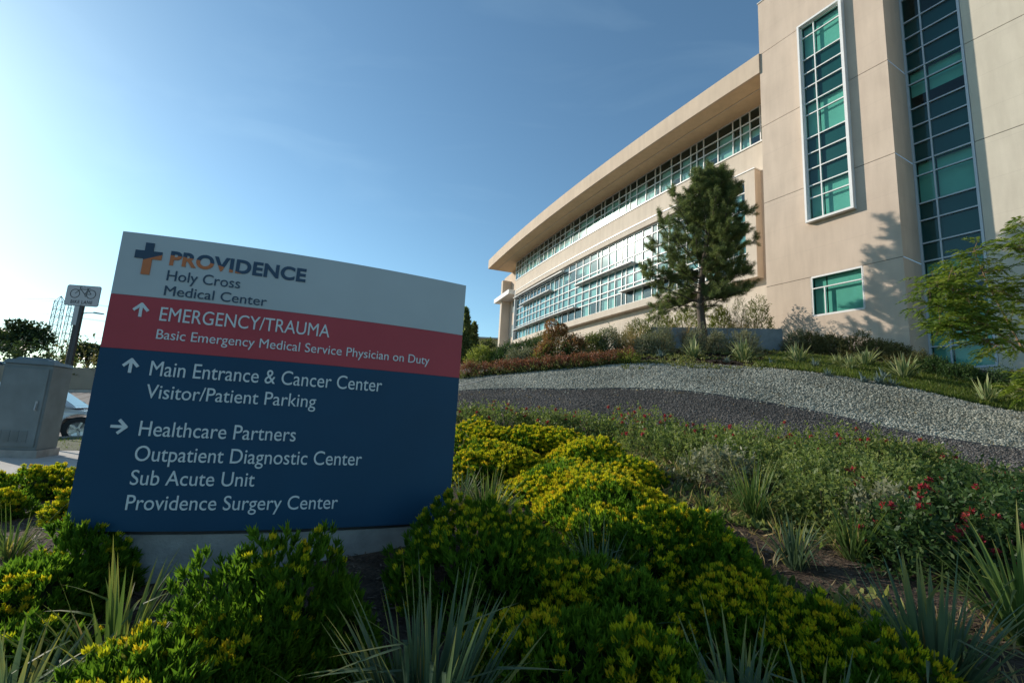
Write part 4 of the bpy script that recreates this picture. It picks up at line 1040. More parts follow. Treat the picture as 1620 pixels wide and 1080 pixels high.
# --- yellow tipped bushes: centre pixel, top pixel, distance, half width in pixels, flower share, label
YB = [
 (275, 950, 1.85, 160, .15, 'nearest low bush at the bottom left with many yellow flower heads'),
 (455, 850, 2.25, 112, .06, 'dark green bush in front of the sign base left of centre, almost without yellow'),
 (385, 903, 2.05, 112, .10, 'bush between the nearest yellow bush and the dark green one under the sign'),
 (75, 850, 2.60, 105, .12, 'shaded bush at the left edge behind the arching strap leaves'),
 (165, 806, 2.85, 62, .03, 'plain green bush touching the lower left corner of the sign'),
 (84, 730, 5.2, 48, .56, 'sunlit round yellow bush on the pavement edge between cabinet and sign'),
 (112, 782, 4.2, 26, .60, 'small bright yellow bush tucked against the left edge of the sign'),
 (14, 790, 4.3, 30, .18, 'small dark bush at the left picture edge beside the pavement'),
 (800, 797, 3.0, 122, .26, 'shaded bush at the right end of the sign base with scattered yellow heads'),
 (905, 925, 2.15, 120, .22, 'low green bush right of the big strap plant at the bottom centre'),
 (1068, 803, 3.2, 92, .26, 'bush right of the bluish strap clump in the shade of the sign'),
 (1175, 885, 2.65, 112, .28, 'broad shaded bush in front of the drooping strap plant on the right'),
 (1290, 962, 2.35, 95, .34, 'bush at the lower right where the shade meets the bare mulch'),
 (1062, 1018, 1.9, 75, .6, 'orange and yellow topped bush at the bottom edge right of centre'),
 (1395, 1040, 2.1, 75, .28, 'small bush at the bottom edge among the lower right strap leaves'),
 (962, 742, 4.35, 108, .55, 'half sunlit bush in the middle of the bed with a yellow crest'),
 (1086, 792, 3.75, 42, .55, 'small yellow topped bush beside the bare mulch patch'),
 (893, 722, 4.9, 78, .56, 'sunlit yellow bush just behind the half shaded crest'),
 (775, 662, 7.0, 52, .60, 'yellow bush furthest back, beside the right edge of the sign'),
 (858, 668, 6.9, 62, .60, 'yellow bush furthest back, next to the dark gravel'),
 (805, 694, 5.8, 72, .60, 'bright yellow bush above the sunlit strap plant near the sign'),
 (932, 690, 6.0, 72, .60, 'bright yellow bush in the second row from the dark gravel'),
 (996, 716, 5.4, 58, .5, 'green and yellow bush at the right end of the sunlit yellow group'),
 (742, 704, 5.5, 26, .58, 'narrow yellow bush partly hidden by the right edge of the sign'),
 (905, 842, 2.75, 92, .22, 'shaded bush left of the bluish strap clump'),
 (1005, 868, 2.6, 80, .2, 'shaded bush below the bluish strap clump'),
 (985, 800, 3.6, 80, .4, 'bush between the yellow crested one and the bluish strap clump'),
 (1125, 842, 3.0, 72, .34, 'bush behind the broad shaded one, near the bare mulch'),
 (1240, 928, 2.5, 82, .3, 'bush joining the broad shaded one at the lower right'),
 (1335, 1004, 2.2, 82, .3, 'bush at the lower right in front of the long leaved grey strap plant'),
 (10, 960, 2.05, 90, .12, 'shaded bush in the left bottom corner behind the dark strap plant'),
 (560, 905, 2.3, 46, .04, 'small dark green bush right of the dark one in front of the sign base'),
 (640, 690, 6.2, 60, .58, 'yellow bush behind the sign')]
for i, (px, py, Y, hw, tp, lb) in enumerate(YB[:-1]):
    p, g = topY(px, py, Y); R = hw * Y / FOC * 1.12; H = max(.24, (p[2] - g) * .84)
    big = Y < 3.5
    tufted_bush('yellow_bush', lb, 'bush', (p[0], p[1], g - .02), R, H, 100 + i, 'yellow tipped bushes in the bed', tp * (.68 if Y < 3.3 else 1.), leaf=.046 if big else .050, dens=.033 if big else .040, nl=17 if big else 12)

# --- strap leaved plants: base pixel x, distance, blades, length, width, material, label
SP_ = [
 (692, 1.80, 210, .74, .027, 'strap', 'large grey green strap leaved plant at the bottom centre'),
 (212, 2.05, 150, .66, .024, 'strap_lit', 'strap plant with sunlit yellow green blades at the left, below the sign corner'),
 (62, 1.75, 100, .58, .026, 'strap', 'dark spreading strap plant in the bottom left corner'),
 (766, 4.0, 150, .58, .020, 'strap_lit', 'sunlit strap plant beside the right edge of the sign'),
 (724, 4.7, 45, .42, .015, 'strap', 'small pale strap plant half hidden behind the right edge of the sign'),
 (945, 2.95, 90, .52, .020, 'strap', 'bluish strap clump between two shaded bushes right of the sign'),
 (1195, 4.25, 150, .66, .017, 'strap_lit', 'drooping green strap plant on bare mulch in the middle right'),
 (1092, 5.4, 90, .52, .015, 'strap_lit', 'strap plant between the yellow bushes and the green ground cover'),
 (1258, 3.35, 90, .50, .015, 'strap', 'sparse strap plant on the mulch, left one of the pair at lower right'),
 (1352, 3.45, 90, .50, .015, 'strap_lit', 'sparse strap plant on the mulch, right one of the pair at lower right'),
 (1165, 1.85, 90, .56, .026, 'strap', 'tall bladed strap plant at the bottom edge right of centre'),
 (1285, 1.75, 80, .52, .026, 'strap', 'strap plant at the bottom edge in front of the shaded lower right bush'),
 (1465, 2.15, 110, .66, .026, 'strap', 'long leaved grey strap plant at the lower right'),
 (1612, 2.45, 110, .68, .026, 'strap_lit', 'sunlit strap plant in the lower right corner of the picture'),
 (1012, 2.45, 40, .38, .016, 'strap', 'small dark strap plant between the two bottom centre right bushes'),
 (12, 3.35, 55, .46, .014, 'strap_lit', 'pale thin strap clump at the left edge of the picture'),
 (1118, 4.5, 40, .34, .014, 'strap_lit', 'low strap clump beside the small yellow topped bush'),
 (905, 5.6, 40, .36, .014, 'strap_lit', 'strap clump poking up among the sunlit yellow bushes'),
 (812, 3.85, 45, .36, .014, 'strap_lit', 'strap clump right behind the shaded bush at the end of the sign base')]
for i, (px, Y, n, L, w, m, lb) in enumerate(SP_):
    p = at(px, 900, Y); strap_plant('strap_plant', lb, 'plant', (p[0], p[1], float(zt(p[0], p[1])) - .01), 300 + i, n, L, w, m, 'strap leaved plants in the bed', droop=.95 if i == 6 else .35 + .11 * ((i * 5) % 6))

# --- low green shrubs with red flowers on the right: px, top py, distance, half width, flowers, material, label
GC = [
 (745, 648, 9.6, 30, 6, 'cover', 'green shrub with red flowers right beside the sign at the edge of the dark gravel'),
 (802, 645, 9.3, 38, 10, 'cover', 'red flowered shrub second from the sign along the dark gravel'),
 (862, 650, 9.0, 38, 8, 'cover', 'red flowered shrub third from the sign along the dark gravel'),
 (925, 657, 8.9, 42, 6, 'cover', 'low green shrub at the gravel edge above the sunlit yellow bushes'),
 (990, 664, 8.5, 46, 14, 'cover', 'shrub with a dense patch of red flowers at the middle of the gravel edge'),
 (1062, 668, 8.2, 48, 12, 'cover', 'shrub with red flowers just right of the dense red patch'),
 (1132, 686, 8.0, 48, 5, 'cover', 'spreading green shrub where the dark gravel begins to narrow'),
 (1202, 690, 7.6, 52, 7, 'cover', 'shrub with few red blooms below the middle of the dark gravel'),
 (1272, 694, 7.2, 52, 5, 'cover', 'light green shrub below the light and dark gravel border'),
 (1342, 694, 6.9, 52, 5, 'cover', 'green shrub in the top row left of the gravel narrowing'),
 (1412, 698, 6.7, 50, 10, 'cover', 'shrub with red blooms against the narrow dark gravel'),
 (1462, 706, 6.5, 38, 5, 'cover', 'rightmost of the light green shrubs under the dark gravel'),
 (1050, 700, 7.1, 50, 2, 'cover', 'green shrub between the sunlit yellow bushes and the gravel edge shrubs'),
 (1120, 714, 6.6, 56, 1, 'cover', 'green shrub above the strap plant between bush and ground cover'),
 (1192, 722, 6.2, 60, 1, 'cover', 'leafy shrub directly above the drooping strap plant'),
 (1262, 730, 5.9, 62, 1, 'cover', 'loose green shrub right of the drooping strap plant, upper one'),
 (1332, 734, 5.6, 62, 1, 'cover', 'loose green shrub in the middle of the right hand ground cover'),
 (1402, 742, 5.5, 58, 2, 'cover', 'yellowish green shrub on the right, left of the dark shrubs'),
 (1275, 776, 5.0, 52, 0, 'cover', 'small green shrub on the mulch right of the drooping strap plant'),
 (1345, 786, 4.8, 52, 0, 'cover', 'small thin green shrub on the mulch above the paired strap plants'),
 (1482, 762, 5.0, 62, 2, 'deep', 'dark green shrub under the narrow gravel at the right'),
 (1556, 772, 4.7, 72, 2, 'deep', 'dark green shrub second from the right picture edge'),
 (1625, 786, 4.5, 62, 3, 'deep', 'dark shrub cut by the right picture edge under the gravel'),
 (1420, 806, 4.1, 50, 22, 'cover', 'shrub crowned with a large pinkish red flower cluster at lower right'),
 (1500, 838, 3.8, 62, 9, 'deep', 'dark shrub with red flowers right of the large pinkish red cluster'),
 (1575, 848, 3.6, 66, 14, 'deep', 'red flowered dark shrub near the right picture edge'),
 (1140, 772, 5.4, 40, 0, 'sage', 'small grey green shrub on the mulch left of the drooping strap plant'),
 (1300, 838, 4.1, 46, 0, 'cover', 'thin green shrub on open mulch just above the paired strap plants'),
 (1448, 884, 3.3, 46, 8, 'deep', 'small dark shrub with red blooms left of the lowest red flowered one'),
 (1395, 850, 3.8, 40, 2, 'sage', 'grey green shrub at the left foot of the pinkish red cluster shrub'),
 (1618, 905, 3.1, 60, 10, 'deep', 'lowest red flowered shrub at the right picture edge')]
for i, (px, py, Y, hw, fl, m, lb) in enumerate(GC):
    p, g = topY(px, py, Y); R = hw * Y / FOC * 1.25; H = max(.36, p[2] - g)
    near = Y < 5.2
    leafy_shrub('flowering_shrub', lb, 'shrub', (p[0], p[1], g - .02), R, H, 500 + i, 'low flowering shrubs on the right slope', m, .044 if near else .050, 4200 if near else 3200, .5, fl, open_=.12 if near else .05)

# --- low russet row along the top of the light gravel
RB = [(742, 574, 19.6), (768, 575, 19.4), (793, 573, 19.1), (818, 573, 18.8), (843, 570, 18.5), (868, 567, 18.3), (893, 564, 18.1), (918, 563, 17.9), (943, 561, 17.7), (968, 560, 17.6), (993, 560, 17.5)]
on = ['first', 'second', 'third', 'fourth', 'fifth', 'sixth', 'seventh', 'eighth', 'ninth', 'tenth', 'last']
for i, (px, py, Y) in enumerate(RB):
    p, g = topY(px, py, Y); H = max(.45, p[2] - g); 
    leafy_shrub('russet_shrub', 'rounded russet shrub, %s from the sign in the row above the light gravel' % on[i], 'shrub', (p[0], p[1], g - .03), .40, H, 600 + i, 'russet shrubs edging the light gravel',
                'olive' if i != 10 else 'lime', .06, 3200, .45, 0, tipmat='rust', tipshare=.62 if i != 10 else .25, spiky=.25, lump_amp=.3)

# --- shrubs on the crest in front of the building: px, top py, Y, half width px, material, label, leaf, tip material
BG = [
 (764, 548, 24, 20, 'lime', 'yellow green shrub behind the russet row, nearest the sign', .07, None),
 (783, 552, 24.5, 18, 'olive', 'small olive shrub behind the russet row below the far fin of the building', .07, None),
 (806, 543, 23.5, 26, 'deep', 'dark green shrub left of the tall orange tipped shrub, far one', .07, None),
 (832, 536, 23, 30, 'deep', 'dark green shrub below the left end of the large window', .07, None),
 (858, 528, 23.5, 26, 'olive', 'green shrub just left of the tall orange tipped shrub', .07, None),
 (836, 552, 20.8, 17, 'sage', 'small silvery shrub behind the russet row', .06, None),
 (815, 562, 20.4, 12, 'sage', 'tiny grey shrub at the back of the russet row', .06, None),
 (886, 520, 20.6, 30, 'olive', 'big orange tipped shrub behind the russet row', .075, 'orange'),
 (912, 528, 20.3, 20, 'deep', 'green shrub with pinkish orange tips right of the big orange one', .075, 'orange'),
 (858, 545, 20.2, 13, 'lime', 'small shrub with an orange head left of the big orange tipped shrub', .07, 'orange'),
 (940, 526, 21.5, 22, 'olive', 'olive shrub between the orange shrubs and the tan grass', .07, None),
 (962, 520, 21.6, 22, 'sage', 'pale grey green shrub left of the tan grass clump', .07, None),
 (1012, 498, 23.2, 30, 'olive', 'green shrub behind the tan grass clump against the wing wall', .07, None),
 (1048, 492, 24.2, 26, 'lime', 'yellow green shrub left of the pine trunk, further one', .07, None),
 (1084, 478, 24.4, 26, 'lime', 'yellow green shrub just left of the pine trunk', .07, None),
 (1140, 478, 24.4, 18, 'lime', 'yellow green shrub just right of the pine trunk', .07, None),
 (1198, 474, 24.3, 22, 'olive', 'tall green shrub in the corner where wing meets tower', .07, None),
 (1168, 470, 23.9, 18, 'sage', 'thin twiggy shrub with dark seed heads right of the pine', .05, None),
 (1022, 526, 20.6, 18, 'sage', 'pale shrub at the left end of the dark planter wall', .055, None),
 (1048, 518, 20.8, 20, 'sage', 'grey green shrub hiding the left part of the planter wall', .055, None),
 (1097, 522, 20.5, 17, 'sage', 'grey green shrub above the left agave by the planter wall', .055, None),
 (1134, 524, 20.6, 15, 'sage', 'thin shrub in front of the middle of the planter wall', .055, None),
 (1176, 519, 20.2, 25, 'sage', 'wide pale shrub above the right agave by the planter wall', .055, None),
 (1258, 522, 21.3, 18, 'sage', 'dry grey hedge shrub right of the planter wall', .06, None),
 (1286, 526, 20.8, 18, 'hedge', 'hedge shrub below the left edge of the small square window', .06, None),
 (1316, 527, 20.3, 20, 'hedge', 'hedge shrub below the middle of the small square window', .06, None),
 (1350, 534, 19.6, 20, 'hedge', 'hedge shrub below the right edge of the small square window', .06, None),
 (1384, 537, 18.9, 20, 'hedge', 'brownish hedge shrub under the tree shadow on the tower', .06, None),
 (1418, 545, 18.2, 20, 'hedge', 'last hedge shrub at the tower corner', .06, None),
 (1474, 568, 16.6, 24, 'deep', 'dark shrub at the foot of the glazed slot, left one', .055, None),
 (1516, 576, 15.9, 26, 'deep', 'dark shrub at the foot of the glazed slot, right one', .055, None),
 (1594, 590, 15.2, 32, 'deep', 'dark low shrub at the foot of the right wing wall', .055, None),
 (1450, 562, 17.2, 18, 'hedge', 'small brown shrub in the recess beside the tower corner', .055, None)]
for i, (px, py, Y, hw, m, lb, lf, tm) in enumerate(BG):
    p, g = topY(px, py, Y); R = hw * Y / FOC; H = max(.35, p[2] - g)
    leafy_shrub('shrub', lb, 'shrub', (p[0], p[1], g - .04), R * 1.05, H, 700 + i, 'shrubs in front of the building', m, lf, 6500, .55, 0, tipmat=tm, tipshare=.45, spiky=.4, open_=.12 if m == 'sage' else .02)
# topiary like orange shrub with ball heads
p, g = topY(874, 506, 20.5)
t = thing('ball_topped_shrub', 'tall slender shrub with pinkish orange ball heads above the orange shrubs', 'shrub', (p[0], p[1], g))
Ht = p[2] - g; q = MB(); q.tube([(0, 0, -.1), (.05, 0, Ht * .6), (0, 0, Ht - .2)], [.03, .02, .012], 6); q.tube([(.05, 0, Ht * .5), (.35, 0, Ht * .7), (.42, .05, Ht * .8)], [.015, .012, .01], 5); lpart('stem', q, M['bark'], t)
for k, (cx, cz, r) in enumerate(((0, Ht - .26, .27), (.43, Ht * .80, .22), (-.12, Ht * .62, .26))):
    rng = np.random.default_rng(900 + k); d = unit(rng.normal(size=(520, 3))); P = d * r * (.75 + .3 * rng.random((520, 1))) + np.array([cx, 0, cz])
    V, F, T = leafcloud(P, unit(d + rng.normal(size=d.shape) * .5), .08 + .04 * rng.random(520), .04 + 0 * rng.random(520), rng.random(520), rng); link('foliage', npmesh('foliage', V, F, M['orange'], tint=T), t)

# --- tan grasses
for i, (px, py, Y, hw, lb) in enumerate(((985, 508, 21.3, 15, 'tall tan ornamental grass clump left of the planter wall'), (1052, 502, 22.9, 20, 'tan grass behind the planter wall, left one'), (1084, 504, 22.8, 22, 'tan grass behind the planter wall beside the pine trunk'),
                                     (1150, 502, 22.7, 20, 'tan grass right of the pine trunk behind the planter wall'), (1176, 500, 22.6, 18, 'tan grass behind the right part of the planter wall'), (925, 548, 19.6, 12, 'low tan grass tuft right of the orange shrubs'), (1004, 506, 22.4, 14, 'tan grass tuft left of the planter wall end'))):
    p, g = topY(px, py, Y); L = max(.6, p[2] - g) * 1.1
    t = thing('ornamental_grass', lb, 'grass clump', (p[0], p[1], g), 0, 'tan grasses on the slope'); V, F, T = strap_mesh(930 + i, 240, L, .016, spread=.75, droop=.9); link('blades', npmesh('blades', V, F, M['straw'], tint=T), t)

# --- agaves and rosettes (one of each kind, then copies)
def agave(name, label, loc, seed, L, n=34, mat='agave', w=.10, group='striped agaves on the slope'):
    t = thing(name, label, 'plant', loc, 0, group); V, F, T = strap_mesh(seed, n, L, w, spread=1.25, droop=.25)
    T = T.reshape(-1, 3); T[:, 0] = np.clip(T[:, 0] + .5, 0, 1); T[:, 2] = np.clip(T[:, 2] + .5, 0, 1); T[:, 1] *= .5
    link('leaves', npmesh('leaves', V, F, M[mat], tint=T.ravel(), smooth=True), t); q = MB(); q.tube([(0, 0, -.06), (0, 0, .08)], [.07, .04], 7); lpart('stem', q, M['bark'], t); return t
AG = [(1097, 566, .85, 'striped agave in front of the planter wall, left one'), (1176, 571, 1.0, 'striped agave in front of the planter wall, right one'), (1263, 575, .85, 'striped agave on the lawn right of the planter wall'),
      (1345, 586, .62, 'small upright agave on the lawn between two larger ones'), (1370, 579, .85, 'striped agave near the hedge below the square window'), (1430, 599, .95, 'pale yellow striped agave standing out on the lawn'),
      (1563, 637, .75, 'striped agave at the lower edge of the lawn under the feathery tree'), (1614, 634, .70, 'striped agave at the right picture edge'), (1325, 577, .5, 'small agave beside the hedge below the square window')]
proto = None
for i, (px, py, L, lb) in enumerate(AG):
    g = gp(px, py, 8)
    if i < 3: o = agave('agave', lb, g, 960 + i, 1.2, 46 + 4 * i, 'agave', .13); protos = (protos + [o]) if i else [o]; o.scale = (L,) * 3
    else:
        o = copy_tree(protos[i % 3]); o.location = tuple(g); o['label'] = lb; o.scale = (L,) * 3
    o.rotation_euler = (0, 0, i * 1.3)
RO = [(1045, 566, .5, 'blue grey rosette left of the agaves'), (1290, 582, .45, 'blue grey rosette beside the lawn agave'), (1310, 596, .4, 'low blue grey rosette at the gravel edge, left one'), (1366, 606, .45, 'blue grey rosette at the gravel edge below the small agave'),
      (1392, 609, .5, 'blue grey rosette at the gravel edge, left of the pale yellow agave'), (1412, 612, .4, 'blue grey rosette at the gravel edge just below the pale yellow agave'), (1398, 600, .5, 'bluish spiky rosette left of the pale yellow agave'), (947, 556, .45, 'bluish rosette on the bare slope near the russet row'), (1150, 574, .35, 'tiny rosette between the two planter agaves'), (1220, 577, .35, 'tiny rosette right of the planter agaves')]
for i, (px, py, L, lb) in enumerate(RO):
    g = gp(px, py, 8)
    if i == 0: o = agave('rosette_plant', lb, g, 980, 1.0, 44, 'blue_agave', .11, 'blue grey rosettes on the slope'); pr = o
    else: o = copy_tree(pr); o.location = tuple(g); o['label'] = lb
    o.scale = (L,) * 3; o.rotation_euler = (0, 0, i * 2.1)

# --- lawn blades
def blades(name, P, n, h, seed, mat='grass'):
    rng = np.random.default_rng(seed); p = scatter(P, n, rng); C = np.concatenate([p, zt(p[:, 0], p[:, 1])[:, None] + .01], 1)
    D = unit(np.array([0, 0, 1.]) + rng.normal(size=(n, 3)) * .45); D[:, 2] = np.abs(D[:, 2]); L = h * (.5 + rng.random(n))
    V, F, T = leafcloud(C, D, L, L * .16, rng.random(n), rng, .2, .3); kind(link(name, npmesh(name, V, F, M[mat], tint=T)), 'stuff')
blades('lawn_grass', LW, 30000, .12, 41)
blades('verge_grass', GV, 9000, .06, 42)

# --- low weeds and dry litter on the open mulch
def weeds(name, n, k, L, mat, seed, up, x0, x1, y0, y1, asp):
    rng = np.random.default_rng(seed); p = np.stack([x0 + (x1 - x0) * rng.random(n), y0 + (y1 - y0) * rng.random(n)], 1)
    m = np.sin(p[:, 0] * 2.1 + 1.3 * np.sin(p[:, 1] * 1.9)) + np.sin(p[:, 1] * 2.7 + p[:, 0]) + rng.normal(size=n) * .7; p = p[m > -.2]; n = len(p)
    C = np.repeat(np.concatenate([p, zt(p[:, 0], p[:, 1])[:, None] + .015], 1), k, 0) + rng.normal(size=(n * k, 3)) * np.array([.05, .05, .012]); C[:, 2] = np.maximum(C[:, 2], zt(C[:, 0], C[:, 1]))
    D = unit(rng.normal(size=(n * k, 3)) + np.array([0, 0, up])); D[:, 2] = np.abs(D[:, 2]); l = L * (.5 + rng.random(n * k))
    V, F, T = leafcloud(C, D, l, l * asp, rng.random(n * k), rng); kind(link(name, npmesh(name, V, F, M[mat], tint=T)), 'stuff')
weeds('low_weeds', 5200, 12, .065, 'cover', 51, 1.2, .8, 8.0, 2.4, 9.0, .45)
weeds('dry_litter', 4200, 7, .12, 'straw', 52, .15, .4, 8.0, 1.6, 9.0, .07)
weeds('gravel_litter', 900, 4, .07, 'straw', 54, .2, -2., 14.0, 9.0, 19.0, .14)
weeds('slope_weeds', 1500, 12, .09, 'olive', 53, 1.2, 4.0, 13.0, 16.0, 22.0, .45)

# --- planter wall
pw0, pw1 = at(1238, 520, 21.7), at(1030, 518, 23.0); zt_ = 6.12
wl = MB(); n_ = np.array([-(pw1 - pw0)[1], (pw1 - pw0)[0]]); n_ = n_ / np.hypot(*n_) * .15
if n_ @ np.array([0, 1]) < 0: n_ = -n_
wl.hexa([(pw0[0], pw0[1], 4.3), (pw1[0], pw1[1], 4.3), (pw1[0] + n_[0] * 2, pw1[1] + n_[1] * 2, 4.3), (pw0[0] + n_[0] * 2, pw0[1] + n_[1] * 2, 4.3),
         (pw0[0], pw0[1], zt_), (pw1[0], pw1[1], zt_), (pw1[0] + n_[0] * 2, pw1[1] + n_[1] * 2, zt_), (pw0[0] + n_[0] * 2, pw0[1] + n_[1] * 2, zt_)])
tag(link('planter_wall', wl.mesh('planter_wall', M['board_concrete'], bevel=.015)), 'low dark grey concrete planter wall on the slope in front of the pine', 'wall')

# --- pine tree
def pine():
    b = at(1115, 516, 22.15); g = onground(b[0], b[1]); top = at(1126, 294, 22.15); H = top[2] - g[2]
    t = thing('pine_tree', 'bushy dark green pine with a bare trunk standing behind the planter wall', 'tree', g)
    rng = np.random.default_rng(77); tr = MB()
    lean = np.array([top[0] - b[0], 0, 0]); tp = [np.array([0, 0, -.4]), np.array([-.10, 0, H * .10]), np.array([-.22, 0, H * .25]), np.array([-.05, .0, H * .5]), np.array([lean[0] * .7, 0, H * .75]), np.array([lean[0], 0, H * .985])]
    tr.tube(tp, [.25, .20, .17, .12, .07, .015], 10); lpart('trunk', tr, M['bark'], t, True)
    def tpos(z): 
        zs = [p[2] for p in tp]; return np.array([np.interp(z, zs, [p[k] for p in tp]) for k in range(3)])
    lm = MB(); tufts = []; 
    nL = 112
    for i in range(nL):
        f = .235 + .74 * (i / nL) ** .95; z = H * f; az = i * 2.399 + rng.normal() * .35
        env = np.interp(f, [.18, .26, .38, .55, .72, .86, 1.0], [2.3, 2.9, 3.2, 3.1, 2.7, 2.1, .9]) * (.62 + .40 * rng.random())
        rise = np.interp(f, [.18, .35, .7, 1.], [-.05, .35, .85, 1.3]) + rng.normal() * .16
        a = tpos(z); h = np.array([math.cos(az), math.sin(az), 0]); pts = [a]; p = a.copy(); st = 6; r_ = rise * .55
        for s in range(st):
            r_ += rise * .13; d = h * math.cos(r_) + np.array([0, 0, 1]) * math.sin(r_) + rng.normal(size=3) * .12; p = p + unit(d) * env / st; pts.append(p.copy())
        lm.tube(pts, list(np.linspace(.045 * (1.15 - f), .008, st + 1)), 5, cap=False)
        for s in range(1, st + 1):
            for k in range(3):
                q0 = pts[s] if s == st else pts[s] + (pts[s + 1 if s < st else s] - pts[s]) * rng.random()
                dm = unit(pts[s] - pts[s - 1]); d = unit(dm * .55 + rng.normal(size=3) * .55 + np.array([0, 0, .5])); l = (.34 + .46 * rng.random()) * (.8 if s == st else 1) * (1.05 - .4 * f)
                if s < 2 and rng.random() < .25: continue
                lm.tube([q0, q0 + d * l * .55 + np.array([0, 0, -.02]), q0 + d * l], [.010, .007, .004], 4, cap=False)
                m = max(3, int(l / .062)); tufts += [(q0 + d * l * (.2 + .8 * (j + .5) / m), d) for j in range(m)]
    lpart('limbs', lm, M['bark'], t)
    C = np.array([c for c, d in tufts]); U = np.array([d for c, d in tufts]); k = 24; n = len(C)
    B = np.repeat(C, k, 0) + rng.normal(size=(n * k, 3)) * .035; D = unit(np.repeat(U, k, 0) * .75 + rng.normal(size=(n * k, 3)) * .65); L = .11 + .08 * rng.random(n * k)
    tn = np.clip(np.repeat(rng.random(n), k) * .6 + rng.random(n * k) * .35, 0, 1); V, F, T = leafcloud(B, D, L, .0125 + 0 * L, tn, rng, .05)
    link('needles', npmesh('needles', V, F, M['needle'], tint=T), t)
pine()

# --- feathery tree at the right
def feathery():
    Y0 = 10.5; b = at(1745, 700, Y0 + .6); g = onground(b[0], b[1]); t = thing('feathery_tree', 'young tree with fine feathery yellow green leaves leaning in from the right', 'tree', g)
    rng = np.random.default_rng(88); w = lambda px, py, Y=Y0: at(px, py, Y) - g
    tr = MB(); tr.tube([np.array([0, 0, -.3]), w(1742, 640, Y0 + .5), w(1730, 600, Y0 + .3), w(1722, 480), w(1735, 380)], [.11, .09, .08, .06, .03], 9); lpart('trunk', tr, M['pale_bark'], t, True)
    lm = MB(); limbs = [[(1726, 615, .3), (1680, 592, .1), (1620, 556, 0), (1572, 522, -.1), (1535, 500, -.1), (1500, 488, -.2), (1468, 480, -.2)],
                        [(1572, 522, -.1), (1545, 500, .1), (1530, 470, .1), (1520, 448, .1), (1506, 425, .2)],
                        [(1620, 556, 0), (1590, 500, .4), (1568, 460, .5), (1550, 420, .5), (1540, 392, .4)],
                        [(1722, 480, 0), (1680, 440, -.2), (1640, 410, -.3), (1605, 385, -.3)], [(1724, 520, 0), (1670, 500, .4), (1620, 478, .5), (1585, 462, .5)],
                        [(1730, 440, 0), (1690, 390, .3), (1650, 370, .4), (1618, 362, .4)], [(1535, 500, -.1), (1505, 515, -.3), (1480, 530, -.4)], [(1660, 580, .0), (1640, 610, -.3), (1628, 618, -.4)],
                        [(1600, 540, 0), (1570, 545, -.4), (1540, 528, -.5), (1512, 520, -.5)], [(1530, 470, .1), (1500, 455, -.1), (1470, 448, -.2)]]
    tips = []
    for L in limbs:
        P = [w(a, b_, Y0 + c) for a, b_, c in L]; lm.tube(P, list(np.linspace(.042 if L is limbs[0] else .024, .006, len(P))), 6, cap=False)
        for i in range(1, len(P)):
            for k in range(13):
                s = rng.random(); q = P[i - 1] * (1 - s) + P[i] * s; 
                if L is limbs[0] and i < 4: continue
                d = unit(unit(P[i] - P[i - 1]) * .5 + rng.normal(size=3) * .8 + np.array([0, 0, .25])); l = .18 + .40 * rng.random()
                lm.tube([q, q + d * l * .5, q + d * l + np.array([0, 0, -.03])], [.007, .005, .003], 4, cap=False); 
                for j in range(3): tips.append((q + d * l * (.35 + .65 * rng.random()), d))
    lpart('limbs', lm, M['pale_bark'], t)
    n = len(tips); Bs, Ds, Ls, Ts = [], [], [], []
    for c, d in tips:
        h = unit(d * .6 + rng.normal(size=3) * .55); h[2] *= .4; h = unit(h); l = .26 + .20 * rng.random(); sd = unit(np.cross(h, (0, 0, 1.))); tt = rng.random(); m = 13
        for j in range(m):
            u = (j + 1) / m; p = c + h * l * u + np.array([0, 0, .10 * l * math.sin(u * 2.0) - .42 * l * u * u])
            for s in (-1, 1):
                Bs.append(p); Ds.append(unit(sd * s * .85 + h * .5 + np.array([0, 0, -.18]) + rng.normal(size=3) * .1)); Ls.append(.115 * math.sin(math.pi * (.15 + .75 * u)) ** .8); Ts.append(min(1, tt * .7 + rng.random() * .3))
    Ls = np.array(Ls); V, F, T = leafcloud(np.array(Bs), np.array(Ds), Ls, Ls * .24, np.array(Ts), rng, .12, .5)
    link('foliage', npmesh('foliage', V, F, M['frond'], tint=T), t)
feathery()

